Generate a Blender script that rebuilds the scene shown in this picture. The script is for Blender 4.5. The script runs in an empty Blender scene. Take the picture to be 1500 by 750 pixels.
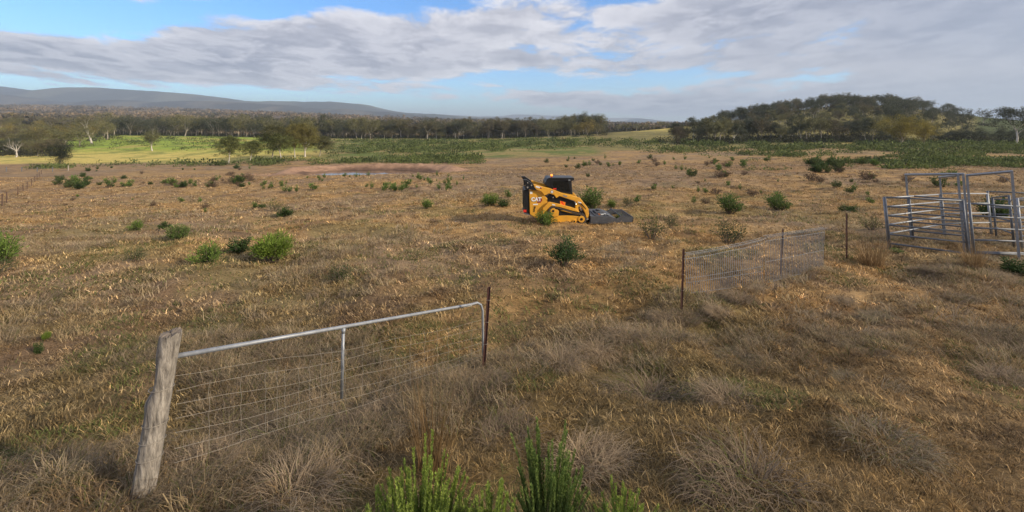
import bpy, math, random
import numpy as np
from mathutils import Vector, Matrix
R = math.radians
scene = bpy.context.scene
col = scene.collection

# ------------------------------------------------------------ camera, sky, sun, exposure
FOC, CX, CY = 630.0, 750.0, 188.0        # focal length and level-horizon point in photo pixels
cam_d = bpy.data.cameras.new('camera'); cam = bpy.data.objects.new('camera', cam_d); col.objects.link(cam)
cam.location = (0, 0, 0); cam.rotation_euler = (R(90), 0, 0)
cam_d.sensor_width = 36; cam_d.lens = 36*FOC/1500
cam_d.shift_y = -(375-CY)/1500
cam_d.clip_start = 0.05; cam_d.clip_end = 60000
scene.camera = cam
scene.view_settings.view_transform = 'Standard'
scene.view_settings.look = 'None'
scene.view_settings.exposure = 0.27
scene.view_settings.gamma = 1
scene.view_settings.use_curve_mapping = False

SUN = Vector((0.93, -0.36, 0.0)).normalized(); EL = R(24)
SUND = Vector((SUN.x*math.cos(EL), SUN.y*math.cos(EL), math.sin(EL)))
sl = bpy.data.lights.new('sun', 'SUN'); sl.energy = 5.0; sl.angle = R(2.6); sl.color = (1.0, .85, .64)
so = bpy.data.objects.new('sun', sl); col.objects.link(so)
so.rotation_euler = SUND.to_track_quat('Z', 'Y').to_euler()

world = bpy.data.worlds.new('World'); scene.world = world; world.use_nodes = True
def build_world():
    nt = world.node_tree; nt.nodes.clear(); N = nt.nodes; L = nt.links
    def mth(op, a, b=None, c=None, clamp=False):
        n = N.new('ShaderNodeMath'); n.operation = op; n.use_clamp = clamp
        for i, v in enumerate((a, b, c)):
            if v is None: continue
            if isinstance(v, (int, float)): n.inputs[i].default_value = v
            else: L.new(v, n.inputs[i])
        return n.outputs[0]
    def mix(f, a, b):
        n = N.new('ShaderNodeMix'); n.data_type = 'RGBA'
        for k, v in ((0, f), (6, a), (7, b)):
            if isinstance(v, (int, float)): n.inputs[k].default_value = v
            elif isinstance(v, tuple): n.inputs[k].default_value = v
            else: L.new(v, n.inputs[k])
        return n.outputs[2]
    def sstep(x, a, b):
        n = N.new('ShaderNodeMapRange'); n.interpolation_type = 'SMOOTHSTEP'
        L.new(x, n.inputs[0]); n.inputs[1].default_value = a; n.inputs[2].default_value = b
        return n.outputs[0]
    tc = N.new('ShaderNodeTexCoord'); sp = N.new('ShaderNodeSeparateXYZ'); L.new(tc.outputs['Generated'], sp.inputs[0])
    x, y, z = sp.outputs
    ay = mth('MAXIMUM', mth('ABSOLUTE', y), .25)
    t = mth('DIVIDE', x, ay); s = mth('DIVIDE', z, ay)
    zz = mth('ADD', mth('MAXIMUM', s, 0.0), .15)
    u = mth('DIVIDE', t, zz); v = mth('DIVIDE', 1.0, zz)
    cv = N.new('ShaderNodeCombineXYZ'); L.new(u, cv.inputs[0]); L.new(v, cv.inputs[1])
    def noise(scale, det, rough, off, dist=0.0):
        mp = N.new('ShaderNodeMapping'); L.new(cv.outputs[0], mp.inputs[0]); mp.inputs[1].default_value = off
        n = N.new('ShaderNodeTexNoise'); L.new(mp.outputs[0], n.inputs[0])
        n.inputs['Scale'].default_value = scale; n.inputs['Detail'].default_value = det
        n.inputs['Roughness'].default_value = rough; n.inputs['Distortion'].default_value = dist
        return n.outputs[0]
    def blob(ct, cs, rt, rs, slope=0.0):
        dt = mth('DIVIDE', mth('SUBTRACT', t, ct), rt)
        sc = mth('SUBTRACT', mth('SUBTRACT', s, cs), mth('MULTIPLY', mth('SUBTRACT', t, ct), slope))
        ds = mth('DIVIDE', sc, rs)
        return mth('POWER', 2.718, mth('MULTIPLY', mth('ADD', mth('MULTIPLY', dt, dt), mth('MULTIPLY', ds, ds)), -1.0))
    n1 = noise(.95, 10, .60, (2.3, 6.1, 0), .3)
    n2 = noise(3.0, 10, .64, (7.7, 2.4, 0), .3)
    n3 = noise(.5, 3, .5, (1.2, 9.4, 0))
    d = mth('ADD', mth('MULTIPLY', n1, .60), mth('MULTIPLY', n2, .40))
    d = mth('MULTIPLY', mth('SUBTRACT', d, .5), 1.5)
    d = mth('ADD', d, .61)
    for args, w in (((-.98, .272, .42, .045), .38), ((-.75, .062, .75, .036, -.052), .42), ((.16, .115, .42, .030, -.01), .30),
                    ((-.52, .30, .18, .04), .20), ((-.2, .30, .25, .025), .16), ((.05, .03, .40, .022, -.03), .26), ((.25, .30, .2, .02), .15), ((-.05, .20, .16, .02, -.1), .10), ((.62, .125, .14, .03), .10)):
        d = mth('SUBTRACT', d, mth('MULTIPLY', blob(*args), w))
    for args, w in (((-.75, .165, .9, .038, -.04), .20), ((-.35, .23, .35, .05), .10), ((.35, .055, .32, .022), .26), ((.95, .2, .5, .2), .14)):
        d = mth('ADD', d, mth('MULTIPLY', blob(*args), w))
    dens = sstep(d, .45, .61)
    sky = N.new('ShaderNodeTexSky'); sky.sky_type = 'NISHITA'; sky.sun_disc = False
    sky.sun_elevation = EL; sky.sun_rotation = math.atan2(SUN.x, SUN.y)
    sky.air_density = 1.0; sky.dust_density = .6; sky.ozone_density = 2.0
    hs = N.new('ShaderNodeHueSaturation'); L.new(sky.outputs[0], hs.inputs['Color']); hs.inputs['Saturation'].default_value = 1.25; hs.inputs['Value'].default_value = 1.55
    tn = N.new('ShaderNodeMix'); tn.data_type = 'RGBA'; tn.blend_type = 'MULTIPLY'; tn.inputs[0].default_value = 1; L.new(hs.outputs[0], tn.inputs[6]); tn.inputs[7].default_value = (.86, 1.06, 1.30, 1)
    # clouds: grey lavender bases, paler where thin or near their upper rims
    K = 10.0
    def c(r, g, b): return (r*K, g*K, b*K, 1)
    br = mth('ADD', mth('MULTIPLY', sstep(n2, .40, .60), .55), mth('ADD', mth('MULTIPLY', sstep(n3, .35, .65), .2), mth('MULTIPLY', sstep(d, .78, .56), .35)))
    cloud = mix(br, c(.225, .235, .30), c(.80, .78, .81))
    cloud = mix(mth('MULTIPLY', sstep(t, -.1, 1.3), .62), cloud, c(.25, .285, .385))
    cloud = mix(mth('MULTIPLY', blob(.95, .14, .5, .05), .35), cloud, c(.60, .56, .57))
    full = mix(mth('MULTIPLY', dens, .95), tn.outputs[2], cloud)
    bg = N.new('ShaderNodeBackground'); L.new(full, bg.inputs[0]); bg.inputs[1].default_value = .10
    out = N.new('ShaderNodeOutputWorld'); L.new(bg.outputs[0], out.inputs[0])
build_world()

# ------------------------------------------------------------ helpers
def tag(o, label=None, cat=None, group=None, kind=None):
    if label: o['label'] = label
    if cat: o['category'] = cat
    if group: o['group'] = group
    if kind: o['kind'] = kind
    return o
def empty(name, loc, rz=0.0, label=None, cat=None, group=None):
    o = bpy.data.objects.new(name, None); o.location = loc; o.rotation_euler = (0, 0, rz); o.empty_display_size = .2
    col.objects.link(o); return tag(o, label, cat, group)
def np_mesh(name, V, Q, mats, colr=None, mi=None, smooth=False, T=None):
    """mesh from vertex array and quad (and triangle) index arrays"""
    me = bpy.data.meshes.new(name); V = np.asarray(V, dtype=np.float32)
    Q = np.asarray(Q, dtype=np.int32).reshape(-1, 4)
    parts = [Q.ravel()]; sizes = [np.full(len(Q), 4, np.int32)]
    if T is not None and len(T):
        T = np.asarray(T, dtype=np.int32).reshape(-1, 3); parts.append(T.ravel()); sizes.append(np.full(len(T), 3, np.int32))
    loops = np.concatenate(parts); sz = np.concatenate(sizes)
    me.vertices.add(len(V)); me.vertices.foreach_set('co', V.ravel())
    me.loops.add(len(loops)); me.loops.foreach_set('vertex_index', loops)
    st = np.zeros(len(sz), np.int32); st[1:] = np.cumsum(sz)[:-1]
    me.polygons.add(len(sz)); me.polygons.foreach_set('loop_start', st)
    if mi is not None: me.polygons.foreach_set('material_index', np.asarray(mi, np.int32))
    if smooth: me.polygons.foreach_set('use_smooth', np.ones(len(sz), bool))
    me.update(calc_edges=True)
    if colr is not None:
        a = me.color_attributes.new('tint', 'FLOAT_COLOR', 'POINT')
        c4 = np.ones((len(V), 4), np.float32); c4[:, :3] = colr; a.data.foreach_set('color', c4.ravel())
    for m in (mats if isinstance(mats, (list, tuple)) else [mats]): me.materials.append(m)
    return me
def link(name, me, parent=None):
    o = bpy.data.objects.new(name, me); col.objects.link(o)
    if parent: o.parent = parent
    return o
class MB:
    """collects boxes, prisms, tubes into one mesh"""
    def __init__(s): s.v = []; s.f = []
    def add(s, vs, fs):
        b = len(s.v); s.v += [tuple(v) for v in vs]; s.f += [tuple(i+b for i in f) for f in fs]
    def box(s, a, b):
        x0, y0, z0 = a; x1, y1, z1 = b
        s.add([(x0,y0,z0),(x1,y0,z0),(x1,y1,z0),(x0,y1,z0),(x0,y0,z1),(x1,y0,z1),(x1,y1,z1),(x0,y1,z1)],
              [(3,2,1,0),(4,5,6,7),(0,1,5,4),(1,2,6,5),(2,3,7,6),(3,0,4,7)])
    def prism(s, poly, y0, y1):
        """outline in x,z extruded between y0 and y1"""
        n = len(poly); vs = [(p[0], y0, p[1]) for p in poly]+[(p[0], y1, p[1]) for p in poly]
        s.add(vs, [tuple(range(n)), tuple(range(2*n-1, n-1, -1))]+[(i, i+n, (i+1) % n+n, (i+1) % n) for i in range(n)])
    def tube(s, pts, r, n=8, cap=True):
        pts = [Vector(p) for p in pts]; rs = r if isinstance(r, (list, tuple)) else [r]*len(pts)
        b = len(s.v); prev = None
        for i, p in enumerate(pts):
            d = (pts[min(i+1, len(pts)-1)]-pts[max(i-1, 0)]).normalized()
            if prev is None:
                up = Vector((0, 0, 1)) if abs(d.z) < .9 else Vector((1, 0, 0)); a = d.cross(up).normalized()
            else: a = (prev-d*prev.dot(d)).normalized()
            prev = a; c = d.cross(a)
            for k in range(n):
                q = 2*math.pi*k/n; s.v.append(tuple(p+(a*math.cos(q)+c*math.sin(q))*rs[i]))
        for i in range(len(pts)-1):
            for k in range(n):
                s.f.append((b+i*n+k, b+i*n+(k+1) % n, b+(i+1)*n+(k+1) % n, b+(i+1)*n+k))
        if cap:
            s.f.append(tuple(b+k for k in range(n))[::-1]); s.f.append(tuple(b+(len(pts)-1)*n+k for k in range(n)))
    def build(s, name, m, parent=None, bevel=0.0, smooth=False):
        me = bpy.data.meshes.new(name); me.from_pydata(s.v, [], s.f); me.materials.append(m); me.update()
        import bmesh
        bm = bmesh.new(); bm.from_mesh(me); bmesh.ops.recalc_face_normals(bm, faces=bm.faces); bm.to_mesh(me); bm.free()
        if smooth:
            for p in me.polygons: p.use_smooth = True
        o = link(name, me, parent)
        if bevel:
            b = o.modifiers.new('bevel', 'BEVEL'); b.width = bevel; b.segments = 2; b.limit_method = 'ANGLE'; b.angle_limit = R(40)
        return o

# --- materials
def mat(name, base, rough=.6, metal=0.0, noise=0.0, nscale=8.0, bump=0.0, dark=None, tint=False, transl=0.0, emit=0.0, spec=.5, stretch=None):
    m = bpy.data.materials.new(name); m.use_nodes = True; nt = m.node_tree; N = nt.nodes; L = nt.links
    p = N['Principled BSDF']; out = N['Material Output']
    p.inputs['Roughness'].default_value = rough; p.inputs['Metallic'].default_value = metal
    p.inputs['Specular IOR Level'].default_value = spec
    p.inputs['Base Color'].default_value = (*base, 1)
    src = None
    if tint:
        a = N.new('ShaderNodeAttribute'); a.attribute_name = 'tint'; src = a.outputs['Color']
        if base != (1, 1, 1):
            mm = N.new('ShaderNodeMix'); mm.data_type = 'RGBA'; mm.blend_type = 'MULTIPLY'; mm.inputs[0].default_value = 1
            L.new(src, mm.inputs[6]); mm.inputs[7].default_value = (*base, 1); src = mm.outputs[2]
    if noise or bump:
        tc = N.new('ShaderNodeTexCoord'); nn = N.new('ShaderNodeTexNoise'); nn.inputs['Scale'].default_value = nscale
        nn.inputs['Detail'].default_value = 6; nn.inputs['Roughness'].default_value = .65
        if stretch:
            mp = N.new('ShaderNodeMapping'); mp.inputs[3].default_value = stretch; L.new(tc.outputs['Object'], mp.inputs[0]); L.new(mp.outputs[0], nn.inputs[0])
        else: L.new(tc.outputs['Object'], nn.inputs[0])
        if noise:
            mr = N.new('ShaderNodeMapRange'); mr.inputs[1].default_value = .3; mr.inputs[2].default_value = .7; L.new(nn.outputs[0], mr.inputs[0])
            mm = N.new('ShaderNodeMix'); mm.data_type = 'RGBA'; L.new(mr.outputs[0], mm.inputs[0])
            dk = dark or tuple(c*(1-noise) for c in base)
            if src is not None:
                m2 = N.new('ShaderNodeMix'); m2.data_type = 'RGBA'; m2.blend_type = 'MULTIPLY'; m2.inputs[0].default_value = 1
                L.new(src, m2.inputs[6]); m2.inputs[7].default_value = (1-noise, 1-noise, 1-noise, 1)
                L.new(m2.outputs[2], mm.inputs[6]); L.new(src, mm.inputs[7])
            else:
                mm.inputs[6].default_value = (*dk, 1); mm.inputs[7].default_value = (*base, 1)
            src = mm.outputs[2]
        if bump:
            bp = N.new('ShaderNodeBump'); bp.inputs['Strength'].default_value = bump; bp.inputs['Distance'].default_value = .02
            L.new(nn.outputs[0], bp.inputs['Height']); L.new(bp.outputs[0], p.inputs['Normal'])
    if src is not None: L.new(src, p.inputs['Base Color'])
    if transl:
        tr = N.new('ShaderNodeBsdfTranslucent'); ms = N.new('ShaderNodeMixShader'); ms.inputs[0].default_value = transl
        if src is not None: L.new(src, tr.inputs[0])
        else: tr.inputs[0].default_value = (*base, 1)
        L.new(p.outputs[0], ms.inputs[1]); L.new(tr.outputs[0], ms.inputs[2]); L.new(ms.outputs[0], out.inputs[0])
    if emit:
        p.inputs['Emission Color'].default_value = (*base, 1); p.inputs['Emission Strength'].default_value = emit
    return m
M = {}
M['leaf'] = mat('foliage', (1, 1, 1), .7, tint=True, transl=.25, spec=.15)
M['grass'] = mat('grass', (1, 1, 1), .75, tint=True, transl=.22, spec=.12)
M['bark_pale'] = mat('pale gum bark', (.50, .45, .38), .8, noise=.5, nscale=.9, dark=(.20, .16, .12))
M['bark_white'] = mat('white gum bark', (.70, .66, .60), .8, noise=.3, nscale=.9, dark=(.36, .31, .26))
M['bark_dark'] = mat('dark bark', (.10, .08, .065), .9, noise=.4, nscale=2)
M['twig'] = mat('shrub twig', (.16, .12, .09), .9, noise=.3, nscale=20)

# --- noise in numpy
def _hash(ix, iy, seed):
    h = (ix.astype(np.int64)*374761393+iy.astype(np.int64)*668265263+seed*1442695041) & 0xffffffff
    h = ((h ^ (h >> 13))*1274126177) & 0xffffffff
    h = h ^ (h >> 16)
    return (h & 0xffffff)/float(0xffffff)
def vnoise(x, y, seed=0):
    ix = np.floor(x); iy = np.floor(y); fx = x-ix; fy = y-iy
    fx = fx*fx*(3-2*fx); fy = fy*fy*(3-2*fy)
    a = _hash(ix, iy, seed); b = _hash(ix+1, iy, seed); c = _hash(ix, iy+1, seed); d = _hash(ix+1, iy+1, seed)
    return (a*(1-fx)+b*fx)*(1-fy)+(c*(1-fx)+d*fx)*fy
def fbm(x, y, oct=4, seed=0, gain=.5):
    x = np.asarray(x, float); y = np.asarray(y, float); s = 0; a = 1; n = 0
    for i in range(oct):
        q = .55+1.3*i; c_, s_ = math.cos(q), math.sin(q)
        s = s+a*vnoise((x*c_-y*s_)*2**i+17.3*i, (x*s_+y*c_)*2**i+5.1*i, seed+i); n += a; a *= gain
    return s/n
def sm(x, a, b):
    q = np.clip((np.asarray(x, float)-a)/(b-a), 0, 1); return q*q*(3-2*q)

# ------------------------------------------------------------ the lie of the land
PX = np.array([-900, 0, 250, 500, 750, 1000, 1250, 1500, 2400], float)
ROWS = [  # depth, metres below the eye at each bearing
 (0.5, [2.3]*9), (2.5, [2.55]*9), (3.3, [2.85]*9), (5, [3.3]*9), (7, [3.8]*9), (10, [3.98]*9), (13, [4.02, 4.02, 4.02, 4.02, 4.02, 4.02, 4.0, 3.98, 3.9]),
 (21, [5.0, 4.9, 4.8, 4.7, 4.6, 4.6, 4.55, 4.5, 4.4]),
 (30, [6.0, 6.0, 5.7, 5.4, 5.25, 5.2, 5.1, 5.0, 4.8]),
 (40, [7.4, 7.2, 6.8, 6.1, 5.8, 5.6, 5.3, 5.2, 5.0]),
 (60, [9.2, 8.9, 8.2, 7.15, 6.8, 6.3, 5.8, 5.6, 5.3]),
 (79, [10.5, 10.1, 9.4, 8.3, 7.7, 6.8, 6.1, 5.8, 5.4]),
 (100, [11.6, 11.2, 10.8, 9.3, 8.4, 7.2, 6.3, 6.0, 5.4]),
 (150, [13.5, 13.0, 12.8, 11.2, 9.5, 7.8, 6.5, 6.2, 5.4]),
 (220, [14, 13.5, 12.0, 10.8, 9.7, 7.3, 6.4, 7.0, 6.0]),
 (330, [10, 10, 6.3, 8.9, 9.4, 3.0, -15.0, 3.0, 2.0]),
 (420, [2, 3, 7.5, 9.3, 9.6, -.5, -28.0, -7.0, -2.0]),
 (600, [-14, -11, 7, 10, 10, 4, -16, -2, -2]),
 (1200, [-34, -30, -25, -16, -8, 0, 0, 0, 0]),
 (2200, [-110, -100, -90, -58, -26, -14, 0, 0, 0]),
 (3500, [-200, -185, -158, -95, -34, -16, 0, 0, 0]),
 (5000, [-150, -150, -120, -60, -10, 0, 0, 0, 0]),
 (20000, [0]*9)]
_ly = np.log([r[0] for r in ROWS]); _tab = np.array([r[1] for r in ROWS], float)
GLY = np.linspace(math.log(.5), math.log(20000), 700); GPX = np.linspace(-900, 2400, 331)
_a = np.array([np.interp(GLY, _ly, _tab[:, j]) for j in range(9)]).T
G = np.array([np.interp(GPX, PX, _a[i]) for i in range(len(GLY))])
def _blur(A, k, ax):
    ker = np.exp(-np.linspace(-2, 2, k)**2); ker /= ker.sum(); p = k//2
    pad = [(0, 0), (0, 0)]; pad[ax] = (p, p); B = np.pad(A, pad, mode='edge')
    return np.apply_along_axis(lambda m: np.convolve(m, ker, 'valid'), ax, B)
G = _blur(G, 19, 0); G = _blur(G, 31, 1)
DAM = (-28.5, 85.0, 16.5, 9.5, -8.82)    # centre x, y, half axes, water level
def height(X, Y, micro=True):
    X = np.asarray(X, float); Y = np.asarray(Y, float)
    r = np.hypot(X, Y); Ye = np.maximum(Y, np.maximum(.3*r, .5))
    px = np.clip(CX+FOC*X/Ye, -900, 2400)
    gi = np.clip((np.log(Ye)-GLY[0])/(GLY[1]-GLY[0]), 0, len(GLY)-1.001); gj = np.clip((px-GPX[0])/(GPX[1]-GPX[0]), 0, len(GPX)-1.001)
    i = gi.astype(int); j = gj.astype(int); fi = gi-i; fj = gj-j
    z = -((G[i, j]*(1-fj)+G[i, j+1]*fj)*(1-fi)+(G[i+1, j]*(1-fj)+G[i+1, j+1]*fj)*fi)
    far = sm(r, 150, 900)
    z = z+far*(fbm(X/160, Y/160, 4, 9)-.5)*30*sm(r, 500, 2500)+(fbm(X/30, Y/30, 3, 4)-.5)*.9*sm(r, 20, 80)
    q = np.hypot((X-DAM[0])/DAM[2], (Y-DAM[1])/DAM[3])
    rim = np.exp(-((q-1.02)/.14)**2)*np.where(Y > DAM[1]-3, 1, 0)*sm(Y, DAM[1]-3, DAM[1]+4)
    z = z*(1-sm(q, 1.15, .9))+(DAM[4]-.55+np.clip(q, 0, 1.2)**2*1.05)*sm(q, 1.15, .9)
    z = z+rim*(.8+.25*(fbm(X/3, Y/3, 2, 3)-.5))
    if micro:
        k = 1-sm(r, 60, 140)
        hum = fbm(X/1.5, Y/1.5, 3, 21); z = z+k*((hum-.5)*.46+(fbm(X/.38, Y/.38, 2, 31)-.5)*.07)
    return z
def gz(x, y): return float(height(np.array([x]), np.array([y]))[0])
_ys = np.exp(np.linspace(math.log(1.6), math.log(6000), 6000))
def ground_at(px, py, ymin=0):
    """first point of the ground along the sight line through a photo pixel"""
    t = (px-CX)/FOC; s = (CY-py)/FOC
    z = height(t*_ys, _ys); hit = np.nonzero((s*_ys <= z) & (_ys >= ymin))[0]
    i = hit[0] if len(hit) else len(_ys)-1
    Y = _ys[i]; return Vector((t*Y, Y, float(z[i])))
def to_px(X, Y, Z): return CX+FOC*X/Y, CY-FOC*Z/Y
# ------------------------------------------------------------ ground sheet
def lerp(a, b, f):
    f = np.asarray(f)[..., None]; return np.asarray(a)*(1-f)+np.asarray(b)*f
TAN = np.array((.42, .275, .130)); ORANGE = np.array((.42, .255, .10)); GREYB = np.array((.30, .215, .135))
BROWN = np.array((.20, .13, .08)); OLIVE = np.array((.25, .205, .08)); GREEN = np.array((.12, .16, .04))
GOLD = np.array((.60, .48, .14)); FIELD = np.array((.30, .38, .06)); EARTH = np.array((.42, .26, .165))
def land_colour(X, Y, Z):
    """what grows where: dry tan pasture, greener flats, gold and green paddocks, bare earth of the dam; foreground shade painted in"""
    Ys = np.maximum(Y, 1.0); px = CX+FOC*X/Ys; py = CY-FOC*Z/Ys; r = np.hypot(X, Y)
    a = fbm(X/9, Y/9, 4, 50); b = fbm(X/2.4, Y/2.4, 3, 60); c = fbm(X/28, Y/28, 3, 70)
    C = np.broadcast_to(TAN, X.shape+(3,)).copy()
    C = lerp(C, ORANGE, sm(b, .46, .64)*.75)
    C = lerp(C, GREYB, sm(a, .50, .64)*.8)
    C = lerp(C, BROWN, sm(fbm(X/1.1, Y/1.1, 3, 80), .55, .72)*.7)
    C = lerp(C, OLIVE, sm(fbm(X/3, Y/4, 4, 90), .56, .68)*.55*(1-sm(r, 20, 60)*.7))
    # greener strip below the gate and along the fence
    C = lerp(C, OLIVE*.9, np.exp(-((X-.3*Y+.3)/2.2)**2)*.5*(1-sm(Y, 6, 12)))
    C = lerp(C, GREYB*.9, sm(c, .5, .62)*.45)
    C = C*(1-.40*(1-sm(r, 4, 15)))[..., None]  # pasture colour darkened towards the eye: painted cloud shade and vignette
    # streaky mid distance
    C = lerp(C, BROWN*1.15, sm(fbm(X/14, Y/5, 4, 95), .5, .64)*.5*sm(r, 30, 60))
    # right side flats olive
    C = lerp(C, OLIVE*1.15, sm(px, 950, 1250)*sm(Y, 60, 130)*.45*sm(b, .3, .6))
    # beyond the scrub: paddocks
    L = sm(px, 520, 430)*sm(Y, 150, 165)
    grn = sm(py+6*(b-.5)+8*(c-.5), 228, 216)
    padd = lerp(np.broadcast_to(GOLD, C.shape), FIELD, grn); padd = lerp(padd, GREEN*1.2, sm(a, .5, .62)*.55)
    padd = lerp(padd, GOLD*.85, sm(fbm(X/40, Y/14, 3, 97), .55, .66)*.7)
    C = lerp(C, padd, L)
    Mid = sm(px, 430, 520)*sm(px, 900, 860)*sm(Y, 120, 150)
    C = lerp(C, lerp(np.broadcast_to(OLIVE*1.2, C.shape), GREEN*1.1, sm(a, .42, .55)), Mid*.9)
    Rp = sm(px, 850, 900)*sm(Y, 150, 175)
    C = lerp(C, lerp(np.broadcast_to(np.array((.20, .175, .07)), C.shape), GOLD*.9, sm(py, 195, 189)*sm(px, 1030, 1000)*.9+.25*sm(a, .5, .6)), Rp)
    C = lerp(C, np.array((.05, .075, .03)), sm(px, 1415, 1440)*sm(Y, 230, 260)*.85)
    # forest floor far off
    ff = lerp(np.broadcast_to(np.array((.15, .115, .075)), C.shape), np.array((.30, .23, .12)), sm(fbm(X/120, Y/120, 3, 99), .52, .6)*.5)
    C = lerp(C, ff, sm(Y, 430, 520)*(1-sm(px, 900, 960)*sm(Y, 460, 520)*sm(1200, 500, Y)*0))
    # dam
    q = np.hypot((X-DAM[0])/DAM[2], (Y-DAM[1])/DAM[3])+.10*(fbm(X/3, Y/3, 3, 5)-.5)
    bare = sm(q, 1.32, 1.12)*(1-.75*sm(Y, DAM[1]-2, DAM[1]-8)*(1-sm(q, .8, .6)))
    C = lerp(C, lerp(np.broadcast_to(EARTH, C.shape), np.array((.16, .10, .07)), sm(q, .9, .78)), bare)
    # bare apron left of the dam
    q2 = np.hypot((X+47)/11, (Y-90)/4.0)+.5*(a-.5)
    C = lerp(C, EARTH*1.02, sm(q2, 1.1, .8)*.85)
    return np.clip(C*(.88+.24*fbm(X/.5, Y/.5, 2, 7))[..., None], .01, .8)

def ground_material():
    m = bpy.data.materials.new('dry pasture'); m.use_nodes = True; nt = m.node_tree; N = nt.nodes; L = nt.links
    p = N['Principled BSDF']; p.inputs['Roughness'].default_value = .95; p.inputs['Specular IOR Level'].default_value = .1
    at = N.new('ShaderNodeAttribute'); at.attribute_name = 'tint'; tc = N.new('ShaderNodeTexCoord')
    cur = at.outputs['Color']; hs = []
    for sc, lo, hi, det, st in ((.55, .72, 1.2, 8, (1, 1, 1)), (3.2, .70, 1.25, 8, (.5, 1, 1)), (18, .72, 1.25, 5, (1, 1, 1))):
        mp = N.new('ShaderNodeMapping'); mp.inputs[3].default_value = st; L.new(tc.outputs['Object'], mp.inputs[0])
        n = N.new('ShaderNodeTexNoise'); n.inputs['Scale'].default_value = sc; n.inputs['Detail'].default_value = det; n.inputs['Roughness'].default_value = .7
        L.new(mp.outputs[0], n.inputs[0]); hs.append(n.outputs[0])
        mr = N.new('ShaderNodeMapRange'); mr.inputs[1].default_value = .3; mr.inputs[2].default_value = .7; mr.inputs[3].default_value = lo; mr.inputs[4].default_value = hi
        L.new(n.outputs[0], mr.inputs[0])
        mm = N.new('ShaderNodeVectorMath'); mm.operation = 'SCALE'; L.new(cur, mm.inputs[0]); L.new(mr.outputs[0], mm.inputs['Scale']); cur = mm.outputs[0]
    L.new(cur, p.inputs['Base Color'])
    b1 = N.new('ShaderNodeBump'); b1.inputs['Distance'].default_value = .35; b1.inputs['Strength'].default_value = .7; L.new(hs[1], b1.inputs['Height'])
    b2 = N.new('ShaderNodeBump'); b2.inputs['Distance'].default_value = .04; b2.inputs['Strength'].default_value = .8; L.new(hs[2], b2.inputs['Height']); L.new(b1.outputs[0], b2.inputs['Normal'])
    L.new(b2.outputs[0], p.inputs['Normal'])
    return m
M['ground'] = ground_material()
def build_ground():
    front = np.arange(-68, 68.01, .19); back = np.arange(72, 290, 6.0)
    ang = np.radians(np.concatenate([front, back])); rad = np.exp(np.linspace(math.log(1.0), math.log(4200), 640)); rad = np.concatenate([rad, [6000, 9000, 14000, 20000]])
    A, Rr = np.meshgrid(ang, rad); X = Rr*np.sin(A); Y = Rr*np.cos(A); Z = height(X, Y)
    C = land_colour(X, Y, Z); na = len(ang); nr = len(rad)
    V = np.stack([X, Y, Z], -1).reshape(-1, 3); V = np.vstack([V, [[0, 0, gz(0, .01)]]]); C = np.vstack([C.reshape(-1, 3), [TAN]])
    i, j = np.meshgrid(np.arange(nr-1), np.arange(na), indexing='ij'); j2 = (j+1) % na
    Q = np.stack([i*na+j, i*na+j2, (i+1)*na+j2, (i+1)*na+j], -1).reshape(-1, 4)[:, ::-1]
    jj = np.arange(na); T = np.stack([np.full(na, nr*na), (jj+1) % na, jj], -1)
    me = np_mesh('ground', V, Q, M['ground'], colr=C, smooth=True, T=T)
    return tag(link('ground', me), kind='structure')
build_ground()

# dam water
def build_water():
    m = bpy.data.materials.new('dam water'); m.use_nodes = True; nt = m.node_tree; p = nt.nodes['Principled BSDF']
    p.inputs['Base Color'].default_value = (.035, .028, .02, 1); p.inputs['Roughness'].default_value = .08
    n = nt.nodes.new('ShaderNodeTexNoise'); n.inputs['Scale'].default_value = 5; b = nt.nodes.new('ShaderNodeBump'); b.inputs['Strength'].default_value = .05; b.inputs['Distance'].default_value = .02
    tc = nt.nodes.new('ShaderNodeTexCoord'); nt.links.new(tc.outputs['Object'], n.inputs[0]); nt.links.new(n.outputs[0], b.inputs['Height']); nt.links.new(b.outputs[0], p.inputs['Normal'])
    k = 72; V = [(0, 0, 0)]+[(DAM[2]*.98*math.sin(2*math.pi*i/k), DAM[3]*.98*math.cos(2*math.pi*i/k), 0) for i in range(k)]
    T = [(0, 1+(i+1) % k, 1+i) for i in range(k)]
    o = link('water', np_mesh('water', V, np.zeros((0, 4)), m, T=T)); o.location = (DAM[0], DAM[1], DAM[4]); tag(o, kind='structure')
build_water()

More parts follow.
